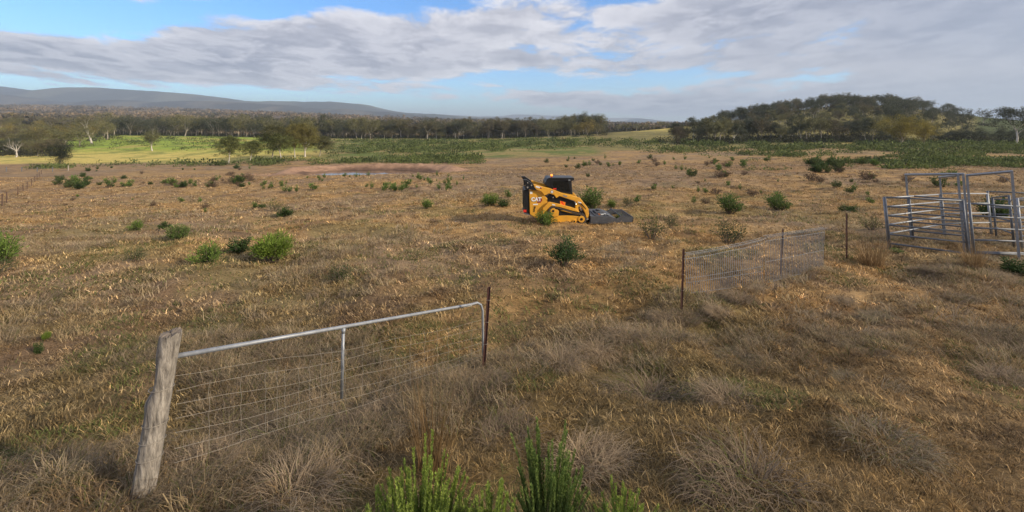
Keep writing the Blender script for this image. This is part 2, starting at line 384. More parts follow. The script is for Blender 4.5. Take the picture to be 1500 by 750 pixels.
# ------------------------------------------------------------ far ranges
def ridge(name, d, prof, depth, base, c1, seed, bump):
    """a range of wooded hills: crest heights from bearings, real slopes in front and behind"""
    px = np.linspace(prof[0][0], prof[-1][0], 620); cy = np.interp(px, [p[0] for p in prof], [p[1] for p in prof])
    k = np.exp(-np.linspace(-2, 2, 25)**2); k /= k.sum(); cy = np.convolve(np.pad(cy, 12, mode='edge'), k, 'valid')
    n = 46; v = np.linspace(-1, 1, n); P, Vv = np.meshgrid(px, v)
    Y = d+Vv*depth; X = (P-CX)/FOC*d+0*Y; crest = (CY-cy)/FOC*d
    e = np.minimum((P-px[0])/60, (px[-1]-P)/60).clip(0, 1)
    prof_v = np.cos(np.abs(Vv)**1.15*math.pi/2)
    spur = fbm(X/(depth*.55), Y/(depth*.9), 5, seed)-.5
    Z = base+(crest-base)*prof_v*e+spur*bump*(1-np.abs(np.abs(Vv)-.5)*1.2).clip(0.05, 1)+(fbm(X/35, Y/60, 3, seed+5)-.5)*14
    i, j = np.meshgrid(np.arange(n-1), np.arange(len(px)-1), indexing='ij'); w = len(px)
    Q = np.stack([i*w+j, i*w+j+1, (i+1)*w+j+1, (i+1)*w+j], -1).reshape(-1, 4)
    cc = lerp(np.broadcast_to(np.array(c1), X.shape+(3,)), np.array(c1)*2.4+np.array((.03, .015, 0)), sm(fbm(X/(depth*.25), Y/(depth*.4), 4, seed+9), .5, .62)*.6)
    o = link(name, np_mesh(name, np.stack([X, Y, Z], -1).reshape(-1, 3), Q, M['hill'], colr=cc.reshape(-1, 3), smooth=True)); tag(o, kind='structure')
M['hill'] = mat('wooded hillside', (1, 1, 1), .95, tint=True, noise=.45, nscale=.02, spec=.05)
ridge('hills', 7000, [(-700, 150), (-300, 124), (-120, 128), (0, 127), (25, 131), (60, 133), (95, 134), (140, 131), (200, 134), (250, 137), (300, 141), (350, 149), (385, 152), (430, 150), (500, 151), (540, 154), (565, 161), (620, 166), (680, 170), (740, 174), (900, 179), (1100, 184)], 2000, -60, (.07, .075, .055), 101, 220)
ridge('hills', 5300, [(-600, 150), (-200, 138), (0, 137), (40, 142), (80, 149), (130, 149), (200, 147), (250, 150), (290, 146), (350, 150), (430, 156), (520, 163), (640, 171), (760, 177), (900, 183)], 1100, -60, (.06, .055, .04), 131, 150)
ridge('hills', 12500, [(560, 172), (640, 168), (700, 171), (735, 170), (752, 168), (785, 167.5), (800, 169), (850, 169), (872, 172), (920, 173), (960, 177), (1020, 183)], 1700, -100, (.12, .12, .10), 151, 150)
ridge('hills', 9500, [(870, 182), (905, 178), (920, 173), (940, 174), (965, 177), (1000, 179), (1060, 180), (1200, 182), (1400, 184)], 1300, -60, (.045, .055, .05), 171, 40)
def haze():
    b = MB(); b.box((-20500, -20500, -240), (20500, 20500, 760))
    m = bpy.data.materials.new('thin air'); m.use_nodes = True; nt = m.node_tree; nt.nodes.clear()
    v = nt.nodes.new('ShaderNodeVolumePrincipled'); v.inputs['Color'].default_value = (.66, .80, 1, 1); v.inputs['Density'].default_value = HAZE; v.inputs['Anisotropy'].default_value = 0.1
    o = nt.nodes.new('ShaderNodeOutputMaterial'); nt.links.new(v.outputs[0], o.inputs['Volume'])
    tag(b.build('haze', m), kind='stuff')
HAZE = 1.15e-4
haze()

# ------------------------------------------------------------ foliage helpers
rng = np.random.default_rng(7)
def diamonds(P, D, ln, wd, colr, W=None):
    """leaf-shaped quads at P pointing along D; returns verts, quads, vertex colours"""
    n = len(P); D = D/np.linalg.norm(D, axis=1, keepdims=True)
    if W is None: W = rng.normal(size=(n, 3))
    W = np.cross(D, W); W /= np.linalg.norm(W, axis=1, keepdims=True)+1e-9
    ln = np.broadcast_to(ln, n)[:, None]; wd = np.broadcast_to(wd, n)[:, None]
    V = np.stack([P, P+D*ln*.45+W*wd*.5, P+D*ln, P+D*ln*.45-W*wd*.5], 1).reshape(-1, 3)
    return V, np.arange(4*n).reshape(-1, 4), np.repeat(colr, 4, axis=0)
def joinq(parts):
    V = []; Q = []; C = []; o = 0
    for v, q, c in parts: V.append(v); Q.append(q+o); C.append(c); o += len(v)
    return np.vstack(V), np.vstack(Q), np.vstack(C)
def tubes_np(paths, n=6):
    V = []; Q = []; o = 0
    for pts, rs in paths:
        pts = np.array(pts, float); rs = np.array(rs, float); d = np.gradient(pts, axis=0); d /= np.linalg.norm(d, axis=1, keepdims=True)+1e-9
        a = np.cross(d, [0.31, .77, .12]); a /= np.linalg.norm(a, axis=1, keepdims=True)+1e-9; b = np.cross(d, a)
        q = np.linspace(0, 2*math.pi, n, endpoint=False)
        ring = pts[:, None]+(a[:, None]*np.cos(q)[None, :, None]+b[:, None]*np.sin(q)[None, :, None])*rs[:, None, None]
        V.append(ring.reshape(-1, 3)); m = len(pts)
        i, j = np.meshgrid(np.arange(m-1), np.arange(n), indexing='ij')
        Q.append(np.stack([i*n+j, i*n+(j+1) % n, (i+1)*n+(j+1) % n, (i+1)*n+j], -1).reshape(-1, 4)+o); o += m*n
    return np.vstack(V), np.vstack(Q)

# ------------------------------------------------------------ gum trees
def make_tree(seed, H, spread, fork, nl, leaf, c1, c2, bark, limbs=4, trunk_r=None, thin=0.0, clump=1.0, flat=.55, low=.0, dome=None):
    """trunk and limbs as tapered tubes, crown as leaf clumps at the ends of the limbs"""
    rg = random.Random(seed); g = np.random.default_rng(seed); paths = []; ends = []
    tr = trunk_r or H*.022
    def branch(p, d, L, r, lvl):
        pts = [p]; rs = [r]; k = 5
        for i in range(k):
            d = (d+Vector((rg.uniform(-1, 1), rg.uniform(-1, 1), rg.uniform(-.4, .6)))*.16).normalized()
            p = p+d*(L/k); pts.append(p); rs.append(r*(1-.5*(i+1)/k))
            if lvl >= 1 and i >= 1: ends.append((p, lvl*1.0))
        paths.append((pts, rs)); e = pts[-1]
        if lvl < 3:
            m = limbs if lvl == 0 else rg.choice((2, 3))
            a0 = rg.uniform(0, 6.28)
            for q in range(m):
                az = a0+q*6.283/m+rg.uniform(-.5, .5); tilt = rg.uniform(.35, .95)*(spread if lvl else spread*.9)
                nd = (d*math.cos(tilt)+Vector((math.cos(az), math.sin(az), .12))*math.sin(tilt)).normalized()
                st = e if q or lvl else pts[-1]
                branch(st if q < 2 else pts[-2], nd, L*rg.uniform(.55, .85)*(H*.30/L if lvl == 0 else 1), rs[-1]*.72, lvl+1)
        else: ends.append((e, 4.0))
    branch(Vector((0, 0, -.4)), Vector((rg.uniform(-.12, .12), rg.uniform(-.12, .12), 1)).normalized(), H*fork, tr, 0)
    zmax = max(e[0].z for e in ends); s = (H*.93)/zmax
    paths = [([Vector((p.x*1, p.y*1, p.z*s if p.z > 0 else p.z)) for p in pts], rs) for pts, rs in paths]
    E = np.array([(e[0].x, e[0].y, e[0].z*s) for e in ends]); E = E[E[:, 2] > H*(fork*.75+low)]
    keep = g.random(len(E)) > thin; E = E[keep]
    tv, tq = tubes_np(paths, 6)
    me_t = np_mesh('trunk', tv, tq, bark, smooth=True)
    # leaf clumps at limb ends, and more through the dome of the crown
    if dome:
        nd, rx, rz, zc = dome; dd = g.normal(size=(nd, 3)); dd[:, 2] = dd[:, 2]*.9+.14; dd /= np.linalg.norm(dd, axis=1, keepdims=True)
        rr0 = g.uniform(.45, 1.0, nd)[:, None]; lump = 1+.22*np.sin(np.arctan2(dd[:, 1], dd[:, 0])*3+seed)[:, None]
        E = np.vstack([E, np.array([E[:, 0].mean()*.6, E[:, 1].mean()*.6, zc*H])+dd*rr0*lump*np.array([rx*H, rx*H, rz*H])])
    cr = H*.085*clump*g.uniform(.65, 1.3, len(E)); tone = g.random(len(E))
    per = max(4, nl//max(len(E), 1)); idx = np.repeat(np.arange(len(E)), per); n = len(idx)
    d = g.normal(size=(n, 3)); d /= np.linalg.norm(d, axis=1, keepdims=True); rr = g.random(n)**.45
    P = E[idx]+d*(cr[idx]*rr)[:, None]*np.array([1.15, 1.15, flat]); P[:, 2] += cr[idx]*.15
    D = d*.5+g.normal(size=(n, 3))*.6; D[:, 2] -= .35
    cc = lerp(np.broadcast_to(np.array(c1), (n, 3)), np.array(c2), (tone[idx]*.7+g.random(n)*.3))*(g.uniform(.75, 1.25, n))[:, None]
    v, q, c = diamonds(P, D, leaf*g.uniform(.7, 1.3, n), leaf*.6, cc)
    me_c = np_mesh('crown', v, q, M['leaf'], colr=c)
    return me_t, me_c
OL1, OL2 = (.10, .105, .05), (.23, .21, .095)
DK1, DK2 = (.045, .053, .036), (.125, .13, .078)
GO1, GO2 = (.17, .14, .05), (.33, .26, .08)
BRN1, BRN2 = (.085, .078, .05), (.18, .15, .085)
def tree_thing(meshes, loc, rz, sc, name, label, cat='tree', group=None, wide=1.0):
    r = empty(name, loc, rz, label, cat, group); r.scale = (sc*wide, sc*wide, sc)
    a = link('trunk', meshes[0], r); 
    if meshes[1] is not None: link('crown', meshes[1], r)
    return r
M['bark_mid'] = mat('brown gum bark', (.26, .22, .18), .85, noise=.5, nscale=.9)
# variants, each 15 m tall (scaled where placed)
TV = {}
DOME = {'f3': (52, .38, .31, .63), 'f4': (52, .40, .31, .63), 'f7': (50, .36, .28, .67), 'f2': (70, .42, .42, .50), 'f6': (70, .42, .40, .52), 'o2': (70, .44, .40, .52), 'o1': (70, .46, .36, .55), 'g1': (70, .46, .38, .54)}
for k, (sd, spr, fork, c1, c2, bk, limbs, thin, clump, flat) in {
   'f1': (11, .9, .30, DK1, DK2, 'bark_mid', 4, .05, .9, .6), 'f2': (12, 1.05, .20, DK1, DK2, 'bark_dark', 4, .0, 1.1, .6),
   'f3': (13, .9, .32, OL1, OL2, 'bark_pale', 3, .1, .9, .6), 'f4': (14, 1.05, .24, DK1, OL1, 'bark_white', 4, .1, 1.0, .5),
   'f5': (15, .95, .28, BRN1, BRN2, 'bark_mid', 4, .2, .9, .6), 'f6': (16, 1.0, .22, DK1, DK2, 'bark_pale', 5, .0, 1.2, .65),
   'f7': (17, .85, .34, OL1, BRN2, 'bark_white', 3, .2, .8, .6), 'g1': (18, 1.1, .14, GO1, GO2, 'bark_pale', 5, .0, 1.2, .6),
   'o1': (19, 1.1, .14, OL1, GO1, 'bark_pale', 5, .0, 1.25, .6), 'o2': (20, 1.05, .18, OL1, OL2, 'bark_pale', 4, .05, 1.15, .6)}.items():
    TV[k] = make_tree(sd, 15, spr, fork, 3600, .44, c1, c2, M[bk], limbs, thin=.45+thin, clump=clump*.95, flat=.75, dome=DOME.get(k, (60, .38, .34, .58)))
# the few near or distinct ones
def near(*a, **k): return make_tree(*a, **k)
T_round = near(31, 9, 1.25, .04, 8000, .24, (.022, .028, .016), (.05, .056, .030), M['bark_dark'], 5, clump=1.3, flat=.9, dome=(110, .48, .47, .50))
T_bare = near(32, 15, 1.15, .22, 500, .3, BRN1, BRN2, M['bark_white'], 5, trunk_r=.55, thin=.6, clump=.8)
T_white = near(33, 15, .9, .25, 2200, .38, OL1, BRN2, M['bark_white'], 4, trunk_r=.5, clump=1.0, thin=.1, dome=(60, .44, .28, .66))
T_pad = near(34, 12, 1.0, .26, 5200, .34, (.10, .11, .05), (.20, .19, .09), M['bark_white'], 4, trunk_r=.36, clump=1.1, dome=(60, .44, .27, .66))
T_g1 = near(35, 11, 1.15, .22, 15000, .28, (.06, .075, .028), (.18, .19, .06), M['bark_white'], 4, trunk_r=.20, clump=1.0, flat=.7, dome=(150, .52, .38, .58))
T_g2 = near(36, 15, 1.1, .18, 20000, .30, (.05, .058, .03), (.15, .14, .06), M['bark_pale'], 4, trunk_r=.32, clump=1.0, flat=.65, dome=(170, .46, .38, .56))
T_g3 = near(37, 15, 1.05, .18, 20000, .30, (.085, .085, .035), (.28, .24, .075), M['bark_white'], 5, trunk_r=.36, clump=1.0, flat=.65, dome=(170, .46, .36, .60))
T_gold = near(38, 15, 1.25, .09, 16000, .28, (.12, .11, .035), (.38, .31, .07), M['bark_pale'], 6, trunk_r=.42, clump=1.0, flat=.65, dome=(220, .54, .38, .56))
T_right = near(39, 15, 1.05, .30, 9000, .30, (.035, .045, .026), (.085, .085, .045), M['bark_white'], 4, trunk_r=.36, clump=.95, flat=.6, dome=(90, .48, .30, .66))
T_twig = near(40, 11, 1.2, .10, 6000, .28, BRN1, (.13, .10, .07), M['bark_dark'], 6, trunk_r=.3, clump=.9, thin=.1, dome=(90, .5, .42, .52))
NEAR = [  # px, base py, height px, depth(None = where the sight line meets ground), meshes, native H, label, wide
 (86, 248, 42, 150, T_round, 9, 'dark rounded bushy tree standing alone at the far end of the wire fence', 1.0),
 (24, 238, 40, 200, T_bare, 15, 'half dead white gum with bare spreading limbs at the far left edge of the trees', 1.15),
 (134, 206, 40, 285, T_white, 15, 'big gum with thick white forked trunk at the top of the green paddock', 1.05),
 (223, 223, 33, 225, T_pad, 12, 'lone pale-trunked gum in the middle of the green and gold paddock', 1.05),
 (335, 240, 42, None, T_g1, 11, 'leftmost gum of the clump by the dam, green crown on thin white trunk', 1.0),
 (366, 241, 36, 150, T_g1, 11, 'leafy low gum second from the left in the clump beside the dam', 1.1),
 (398, 235, 56, 160, T_g2, 15, 'dark open-crowned gum in the middle of the clump left of the dam', 1.05),
 (432, 233, 54, 165, T_g3, 15, 'golden-green gum with several pale trunks in the clump left of the dam', .8),
 (447, 233, 55, 168, T_g3, 15, 'broad olive gum with curved white trunk, right-hand end of the clump by the dam', 1.15),
 (412, 236, 44, 158, T_g1, 11, 'bushy low gum filling the gap in the middle of the clump by the dam', 1.3),
 (468, 231, 34, 172, T_g2, 15, 'low dark gum trailing off the right-hand end of the clump by the dam', 1.3),
 (1322, 218, 52, 160, T_gold, 15, 'large spreading gum with golden-green crown and many low limbs below the wooded hill', 1.35),
 (1354, 219, 45, 160, T_gold, 15, 'dark-trunked olive gum touching the right side of the big golden gum', .95),
 (1490, 206, 52, 160, T_right, 15, 'tall open gum with white forked trunk at the right edge of the view', 1.25),
 (992, 213, 30, 200, T_twig, 11, 'brownish twiggy tree with many low limbs at the left foot of the wooded hill', 1.1),
]
for px_, py_, hp, dep, ms, h0, lab, wd in NEAR:
    if dep is None: p = ground_at(px_, py_)
    else:
        x = (px_-CX)/FOC*dep; p = Vector((x, dep, gz(x, dep)))
    top = (CY-(py_-hp))/FOC*p.y; H = max(3, top-p.z)
    tree_thing(ms, p, random.Random(px_).uniform(0, 6.28), H/h0, 'gum_tree', lab, 'tree', None, wd)

# scattered and massed gums: nearest as things, the rest as one wood
rr = random.Random(5); spec = []
def add_tree(px_, Y, H, kinds, grp, wide=1.0):
    x = (px_-CX)/FOC*Y; spec.append((x, Y, gz(x, Y), H, rr.choice(kinds), grp, wide*rr.uniform(.85, 1.15)))
W_L = ('tree', 'olive and golden gum on the crowded wooded slope at the far left', 'gums on the left slope')
W_M = ('tree', 'dark tall gum in the long tree line along the top of the green paddock', 'gums in the tree line behind the left paddock')
W_C = ('tree', 'pale-trunked gum in the tree line behind the dam and the loader', 'gums in the middle tree line')
W_F = ('tree', 'dark gum in the thicket along the foot of the wooded hill', 'gums at the foot of the hill')
W_H = ('tree', 'slender gum standing high on the wooded hill at right', 'gums on the wooded hill')
W_R = ('tree', 'dark gum between the big golden gum and the right edge of the view', 'gums on the right')
for i in range(95):       # left slope, climbing
    q = rr.random(); add_tree(rr.uniform(-60, 190-60*abs(q-.7)), 240+q*330, rr.uniform(10, 15), ('o1', 'g1', 'f3', 'o2', 'f5', 'o1'), W_L, 1.1)
for px_ in np.arange(-20, 90, 7): add_tree(px_+rr.uniform(-3, 3), rr.uniform(205, 225), rr.uniform(6, 9), ('f4', 'f5', 'o2'), W_L, 1.2)
for row, (y0, n_) in enumerate(((400, 50), (425, 50), (455, 36))):
    for i in range(n_): add_tree(150+(490-150)*(i+rr.random())/n_, y0+rr.uniform(-8, 14), rr.choice((10, 14, 17, 19, 22))*rr.uniform(.9, 1.1), ('f1', 'f2', 'f6', 'f4', 'f3', 'o2', 'f2'), W_M, 1.15)
for row, (y0, n_) in enumerate(((385, 56), (405, 56), (430, 46), (470, 40))):
    for i in range(n_): add_tree(480+(885-480)*(i+rr.random())/n_, y0+rr.uniform(-8, 14), rr.choice((8, 12, 15, 18, 20))*rr.uniform(.9, 1.1), ('f1', 'f3', 'f5', 'f7', 'f6', 'o2', 'f2'), W_C, 1.15)
for px_, Y_, H_, k_ in ((803, 350, 17, 'o2'), (860, 340, 14, 'g1'), (848, 345, 12, 'g1'), (875, 345, 11, 'o1'), (640, 385, 15, 'f7'), (735, 380, 14, 'f7'), (715, 378, 16, 'f5'), (578, 395, 18, 'o2')): add_tree(px_, Y_, H_, (k_,), W_C, 1.2)
for px_ in (888, 905, 918, 932, 946, 958, 968, 978, 990): add_tree(px_, 425, rr.uniform(5, 9), ('f3', 'o2', 'f6'), W_C, 1.2)
for i in range(52):
    px_ = 985+(1300-985)*(i+rr.random())/52; add_tree(px_, rr.uniform(205, 235)-max(0, px_-1150)*.05, rr.uniform(6.5, 15) if px_ < 1150 else rr.uniform(8, 14), ('f2', 'f6', 'f4', 'f5', 'f3'), W_F, 1.0)
for i in range(250):
    px_ = rr.uniform(1030, 1345); add_tree(px_, rr.uniform(325, 440), rr.choice((7, 9, 11, 13))*(1 if px_ > 1060 else .7), ('f1', 'f4', 'f1', 'f5', 'f7', 'f6', 'f2'), W_H, 1.0)
for i in range(55): add_tree(rr.uniform(1080, 1330), rr.uniform(250, 330), rr.choice((5, 7, 9)), ('f2', 'f5', 'f4', 'f7', 'f3'), W_H, 1.1)
for i in range(64):
    px_ = rr.uniform(1300, 1420); add_tree(px_, rr.uniform(240, 430), rr.uniform(9, 15)*(1-(px_-1300)/300), ('f2', 'f6', 'f1', 'f4'), W_H, 1.1)
for px_ in (1290, 1306, 1372, 1384, 1396, 1408, 1418, 1432, 1444, 1458, 1470, 1480, 1500, 1512): add_tree(px_, rr.uniform(178, 200), rr.uniform(5, 8), ('f2', 'f6', 'f2'), W_R, 1.4)
for px_, H_ in ((1398, 9), (1425, 8), (1440, 14), (1456, 7)): add_tree(px_, 330, H_, ('f1',), W_R, 1.0)
spec.sort(key=lambda s: math.hypot(s[0], s[1]))
N_IND = 280
for s in spec[:N_IND]:
    tree_thing(TV[s[4]], (s[0], s[1], s[2]-.2), rr.uniform(0, 6.28), s[3]/15, 'gum_tree', s[5][1], 'tree', s[5][2], s[6])
def wood(items, name):
    parts = {0: [], 1: []}
    VV = []; QQ = []; CC = []; MI = []; o = 0
    for s in items:
        a = rr.uniform(0, 6.28); ca, sa = math.cos(a), math.sin(a); sc = s[3]/15
        for mi, me in enumerate(TV[s[4]]):
            n = len(me.vertices); v = np.empty(n*3, np.float32); me.vertices.foreach_get('co', v); v = v.reshape(-1, 3)
            q = np.empty(len(me.loops), np.int32); me.loops.foreach_get('vertex_index', q); q = q.reshape(-1, 4)
            if mi == 1:
                c = np.empty(n*4, np.float32); me.color_attributes['tint'].data.foreach_get('color', c); c = c.reshape(-1, 4)[:, :3]
                sel = rng.random(len(q)) < .6; q = q[sel]
                used = np.unique(q); remap = np.zeros(n, np.int64); remap[used] = np.arange(len(used)); v = v[used]; c = c[used]; q = remap[q]
            else: c = np.full((n, 3), .4, np.float32)
            w = np.stack([(v[:, 0]*ca-v[:, 1]*sa)*sc*s[6]+s[0], (v[:, 0]*sa+v[:, 1]*ca)*sc*s[6]+s[1], v[:, 2]*sc+s[2]], -1)
            VV.append(w); QQ.append(q+o); CC.append(c); MI.append(np.full(len(q), mi)); o += len(w)
    me = np_mesh(name, np.vstack(VV), np.vstack(QQ), [M['bark_pale'], M['leaf']], colr=np.vstack(CC), mi=np.concatenate(MI))
    return tag(link(name, me), 'mass of grey and olive gum trees too many to count behind the nearer trees', 'woodland', kind='stuff')
print('TREES', len(spec)); wood(spec[N_IND:], 'woodland')
def undergrowth():
    """dark low bushes between the feet of the trees"""
    pts = []
    for s in spec:
        for k in range(1 if s[5] is W_H else 5): pts.append((s[0]+rr.uniform(-9, 9), s[1]+rr.uniform(-6, 5), rr.uniform(1.2, 4.6)))
    for px_ in np.arange(990, 1500, 1.6):
        Y = rr.uniform(200, 225) if px_ < 1310 else rr.uniform(178, 195); pts.append(((px_-CX)/FOC*Y, Y, rr.uniform(1.2, 3.8)))
    P0 = np.array(pts); n = len(P0); Z = height(P0[:, 0], P0[:, 1]); per = 60; idx = np.repeat(np.arange(n), per)
    d = rng.normal(size=(n*per, 3)); d[:, 2] = np.abs(d[:, 2]); d /= np.linalg.norm(d, axis=1, keepdims=True); h = P0[idx, 2]
    P = np.stack([P0[:, 0], P0[:, 1], Z], -1)[idx]+d*(h*rng.random(n*per)**.4)[:, None]*np.array([1.1, 1.1, 1.0])
    t = rng.random(n)[idx]; c = lerp(np.broadcast_to(np.array((.028, .034, .022)), (n*per, 3)), np.array((.10, .095, .05)), t*.6+rng.random(n*per)*.3)
    v, q, cc = diamonds(P, rng.normal(size=(n*per, 3)), .6, .4, c)
    tag(link('undergrowth', np_mesh('undergrowth', v, q, M['leaf'], colr=cc)), 'dark low undergrowth between the feet of the gum trees', 'undergrowth', kind='stuff')
undergrowth()
def far_canopy():
    """distant bush on the rolling country: thousands of small rough crowns"""
    n = 26000; px_ = rng.uniform(-500, 1050, n); Y = np.exp(rng.uniform(math.log(500), math.log(4000), n)); X = (px_-CX)/FOC*Y; Z = height(X, Y)
    den = fbm(X/150, Y/150, 3, 222); k = (den > .40) & (rng.random(n) < .95); X, Y, Z = X[k], Y[k], Z[k]; n = len(X)
    per = 11; idx = np.repeat(np.arange(n), per); R0 = rng.uniform(2.6, 5.2, n)*(1+Y/6000); d = rng.normal(size=(n*per, 3)); d[:, 2] = np.abs(d[:, 2]); d /= np.linalg.norm(d, axis=1, keepdims=True)
    P = np.stack([X, Y, Z+1], -1)[idx]+d*R0[idx][:, None]*np.array([1, 1, 1.5])
    D = rng.normal(size=(n*per, 3)); tone = fbm(X/90, Y/90, 3, 333)
    c = lerp(np.broadcast_to(np.array((.095, .085, .06)), (n, 3)), np.array((.27, .20, .12)), sm(tone+.25*(rng.random(n)-.5), .36, .68))
    v, q, cc = diamonds(P, D, R0[idx]*1.1, R0[idx]*.9, c[idx]*rng.uniform(.8, 1.2, (n*per, 1)))
    tag(link('distant_bush', np_mesh('distant_bush', v, q, M['leaf'], colr=cc)), 'far brownish bushland covering the rolling country below the ranges', 'woodland', kind='stuff')
far_canopy()

# ------------------------------------------------------------ shrubs
LG1, LG2 = (.05, .085, .018), (.13, .20, .035)     # fresh green
DG1, DG2 = (.022, .045, .018), (.055, .095, .030)  # dark green
def make_shrub(seed, H, Rw, stems, leaves, lf, lw, c1, c2, up=.8, start=.25, dead=0.0, tree=False):
    """many-stemmed bush: leaves set along the outer part of every stem, standing up and outwards"""
    g = np.random.default_rng(seed); paths = []; P = []; D = []; hh = []
    for i in range(stems):
        az = g.uniform(0, 6.283); rr_ = Rw*math.sqrt(g.random())*(1.0); h = H*g.uniform(.45, 1.0)*(1-.35*(rr_/Rw)**2)
        tip = np.array([math.cos(az)*rr_, math.sin(az)*rr_, h]); base = np.array([math.cos(az)*rr_*.12, math.sin(az)*rr_*.12, -.05])
        if tree: base = np.array([0, 0, -.05]); 
        mid = base*.5+tip*.5+np.array([math.cos(az), math.sin(az), 0])*rr_*(.18 if not tree else -.1)+g.normal(size=3)*.03*H
        s_ = np.linspace(0, 1, 6)[:, None]; pts = (1-s_)**2*base+2*s_*(1-s_)*mid+s_**2*tip
        if i < 26: paths.append((pts, np.linspace(H*.014*(1.6 if tree else 1), H*.003, 6)))
        n = leaves//stems; q = start+(1-start)*g.random(n)**.8; q = np.clip(q, 0, 1)[:, None]
        p = (1-q)**2*base+2*q*(1-q)*mid+q**2*tip; out = g.normal(size=(n, 3)); out[:, 2] *= .5
        p = p+out*(.035+.055*q)*H
        P.append(p); d = out*.8+np.array([math.cos(az)*.35, math.sin(az)*.35, up]); D.append(d); hh.append(q[:, 0])
    P = np.vstack(P); D = np.vstack(D); hh = np.concatenate(hh); n = len(P)
    c = lerp(np.broadcast_to(np.array(c1), (n, 3)), np.array(c2), np.clip(hh*.75+g.normal(size=n)*.2, 0, 1))
    if dead:
        k = (g.random(n) < dead) & (hh < .65); c[k] = np.array((.17, .14, .10))*g.uniform(.6, 1.2, (k.sum(), 1))
    v, q, cc = diamonds(P, D, lf*g.uniform(.6, 1.3, n), lw, c)
    tv, tq = tubes_np(paths, 5)
    return np_mesh('stems', tv, tq, M['twig'], smooth=True), np_mesh('foliage', v, q, M['leaf'], colr=cc)
S = {
 'bush': make_shrub(1, 1, .46, 20, 1700, .10, .030, (.04, .065, .022), (.19, .28, .055), up=1.1, dead=.15),
 'bushb': make_shrub(2, 1, .48, 22, 1900, .10, .030, (.035, .055, .022), (.15, .22, .055), up=1.0, dead=.15),
 'lime': make_shrub(3, 1, .52, 46, 4200, .10, .022, (.075, .10, .025), (.20, .29, .045), up=1.3, start=.5, dead=.0),
 'dark': make_shrub(4, 1, .5, 22, 1500, .12, .05, (.025, .045, .016), (.075, .12, .035), up=.7),
 'spindly': make_shrub(5, 1, .42, 12, 520, .075, .022, (.05, .06, .025), (.12, .15, .04), start=.3),
 'sparse': make_shrub(6, 1, .5, 16, 900, .08, .022, (.05, .06, .028), (.10, .12, .045), start=.35),
 'sapling': make_shrub(7, 1, .52, 15, 1900, .11, .026, (.03, .05, .022), (.08, .13, .04), start=.5, tree=True),
 'small': make_shrub(8, 1, .40, 7, 300, .19, .06, (.04, .06, .02), (.17, .26, .06), up=1.4),
 'smallb': make_shrub(9, 1, .6, 11, 420, .17, .08, (.04, .058, .022), (.11, .14, .045)),
 'smallc': make_shrub(10, 1, .30, 4, 150, .19, .055, (.04, .065, .022), (.16, .24, .055), up=1.6),
 'russet': make_shrub(11, 1, .6, 20, 420, .14, .05, (.08, .055, .04), (.17, .12, .08)),
}
S['graylime'] = S['lime']
def shrub(px_, py_, hp, kind, label, wide=1.0, group=None, cat='shrub', Y=None):
    p = ground_at(px_, py_) if Y is None else Vector(((px_-CX)/FOC*Y, Y, gz((px_-CX)/FOC*Y, Y)))
    H = hp*p.y/FOC; r = empty('shrub', p-Vector((0, 0, .02)), random.Random(px_*7+py_).uniform(0, 6.28), label, cat, group)
    r.scale = (H*wide, H*wide, H); link('stems', S[kind][0], r); link('foliage', S[kind][1], r); return r
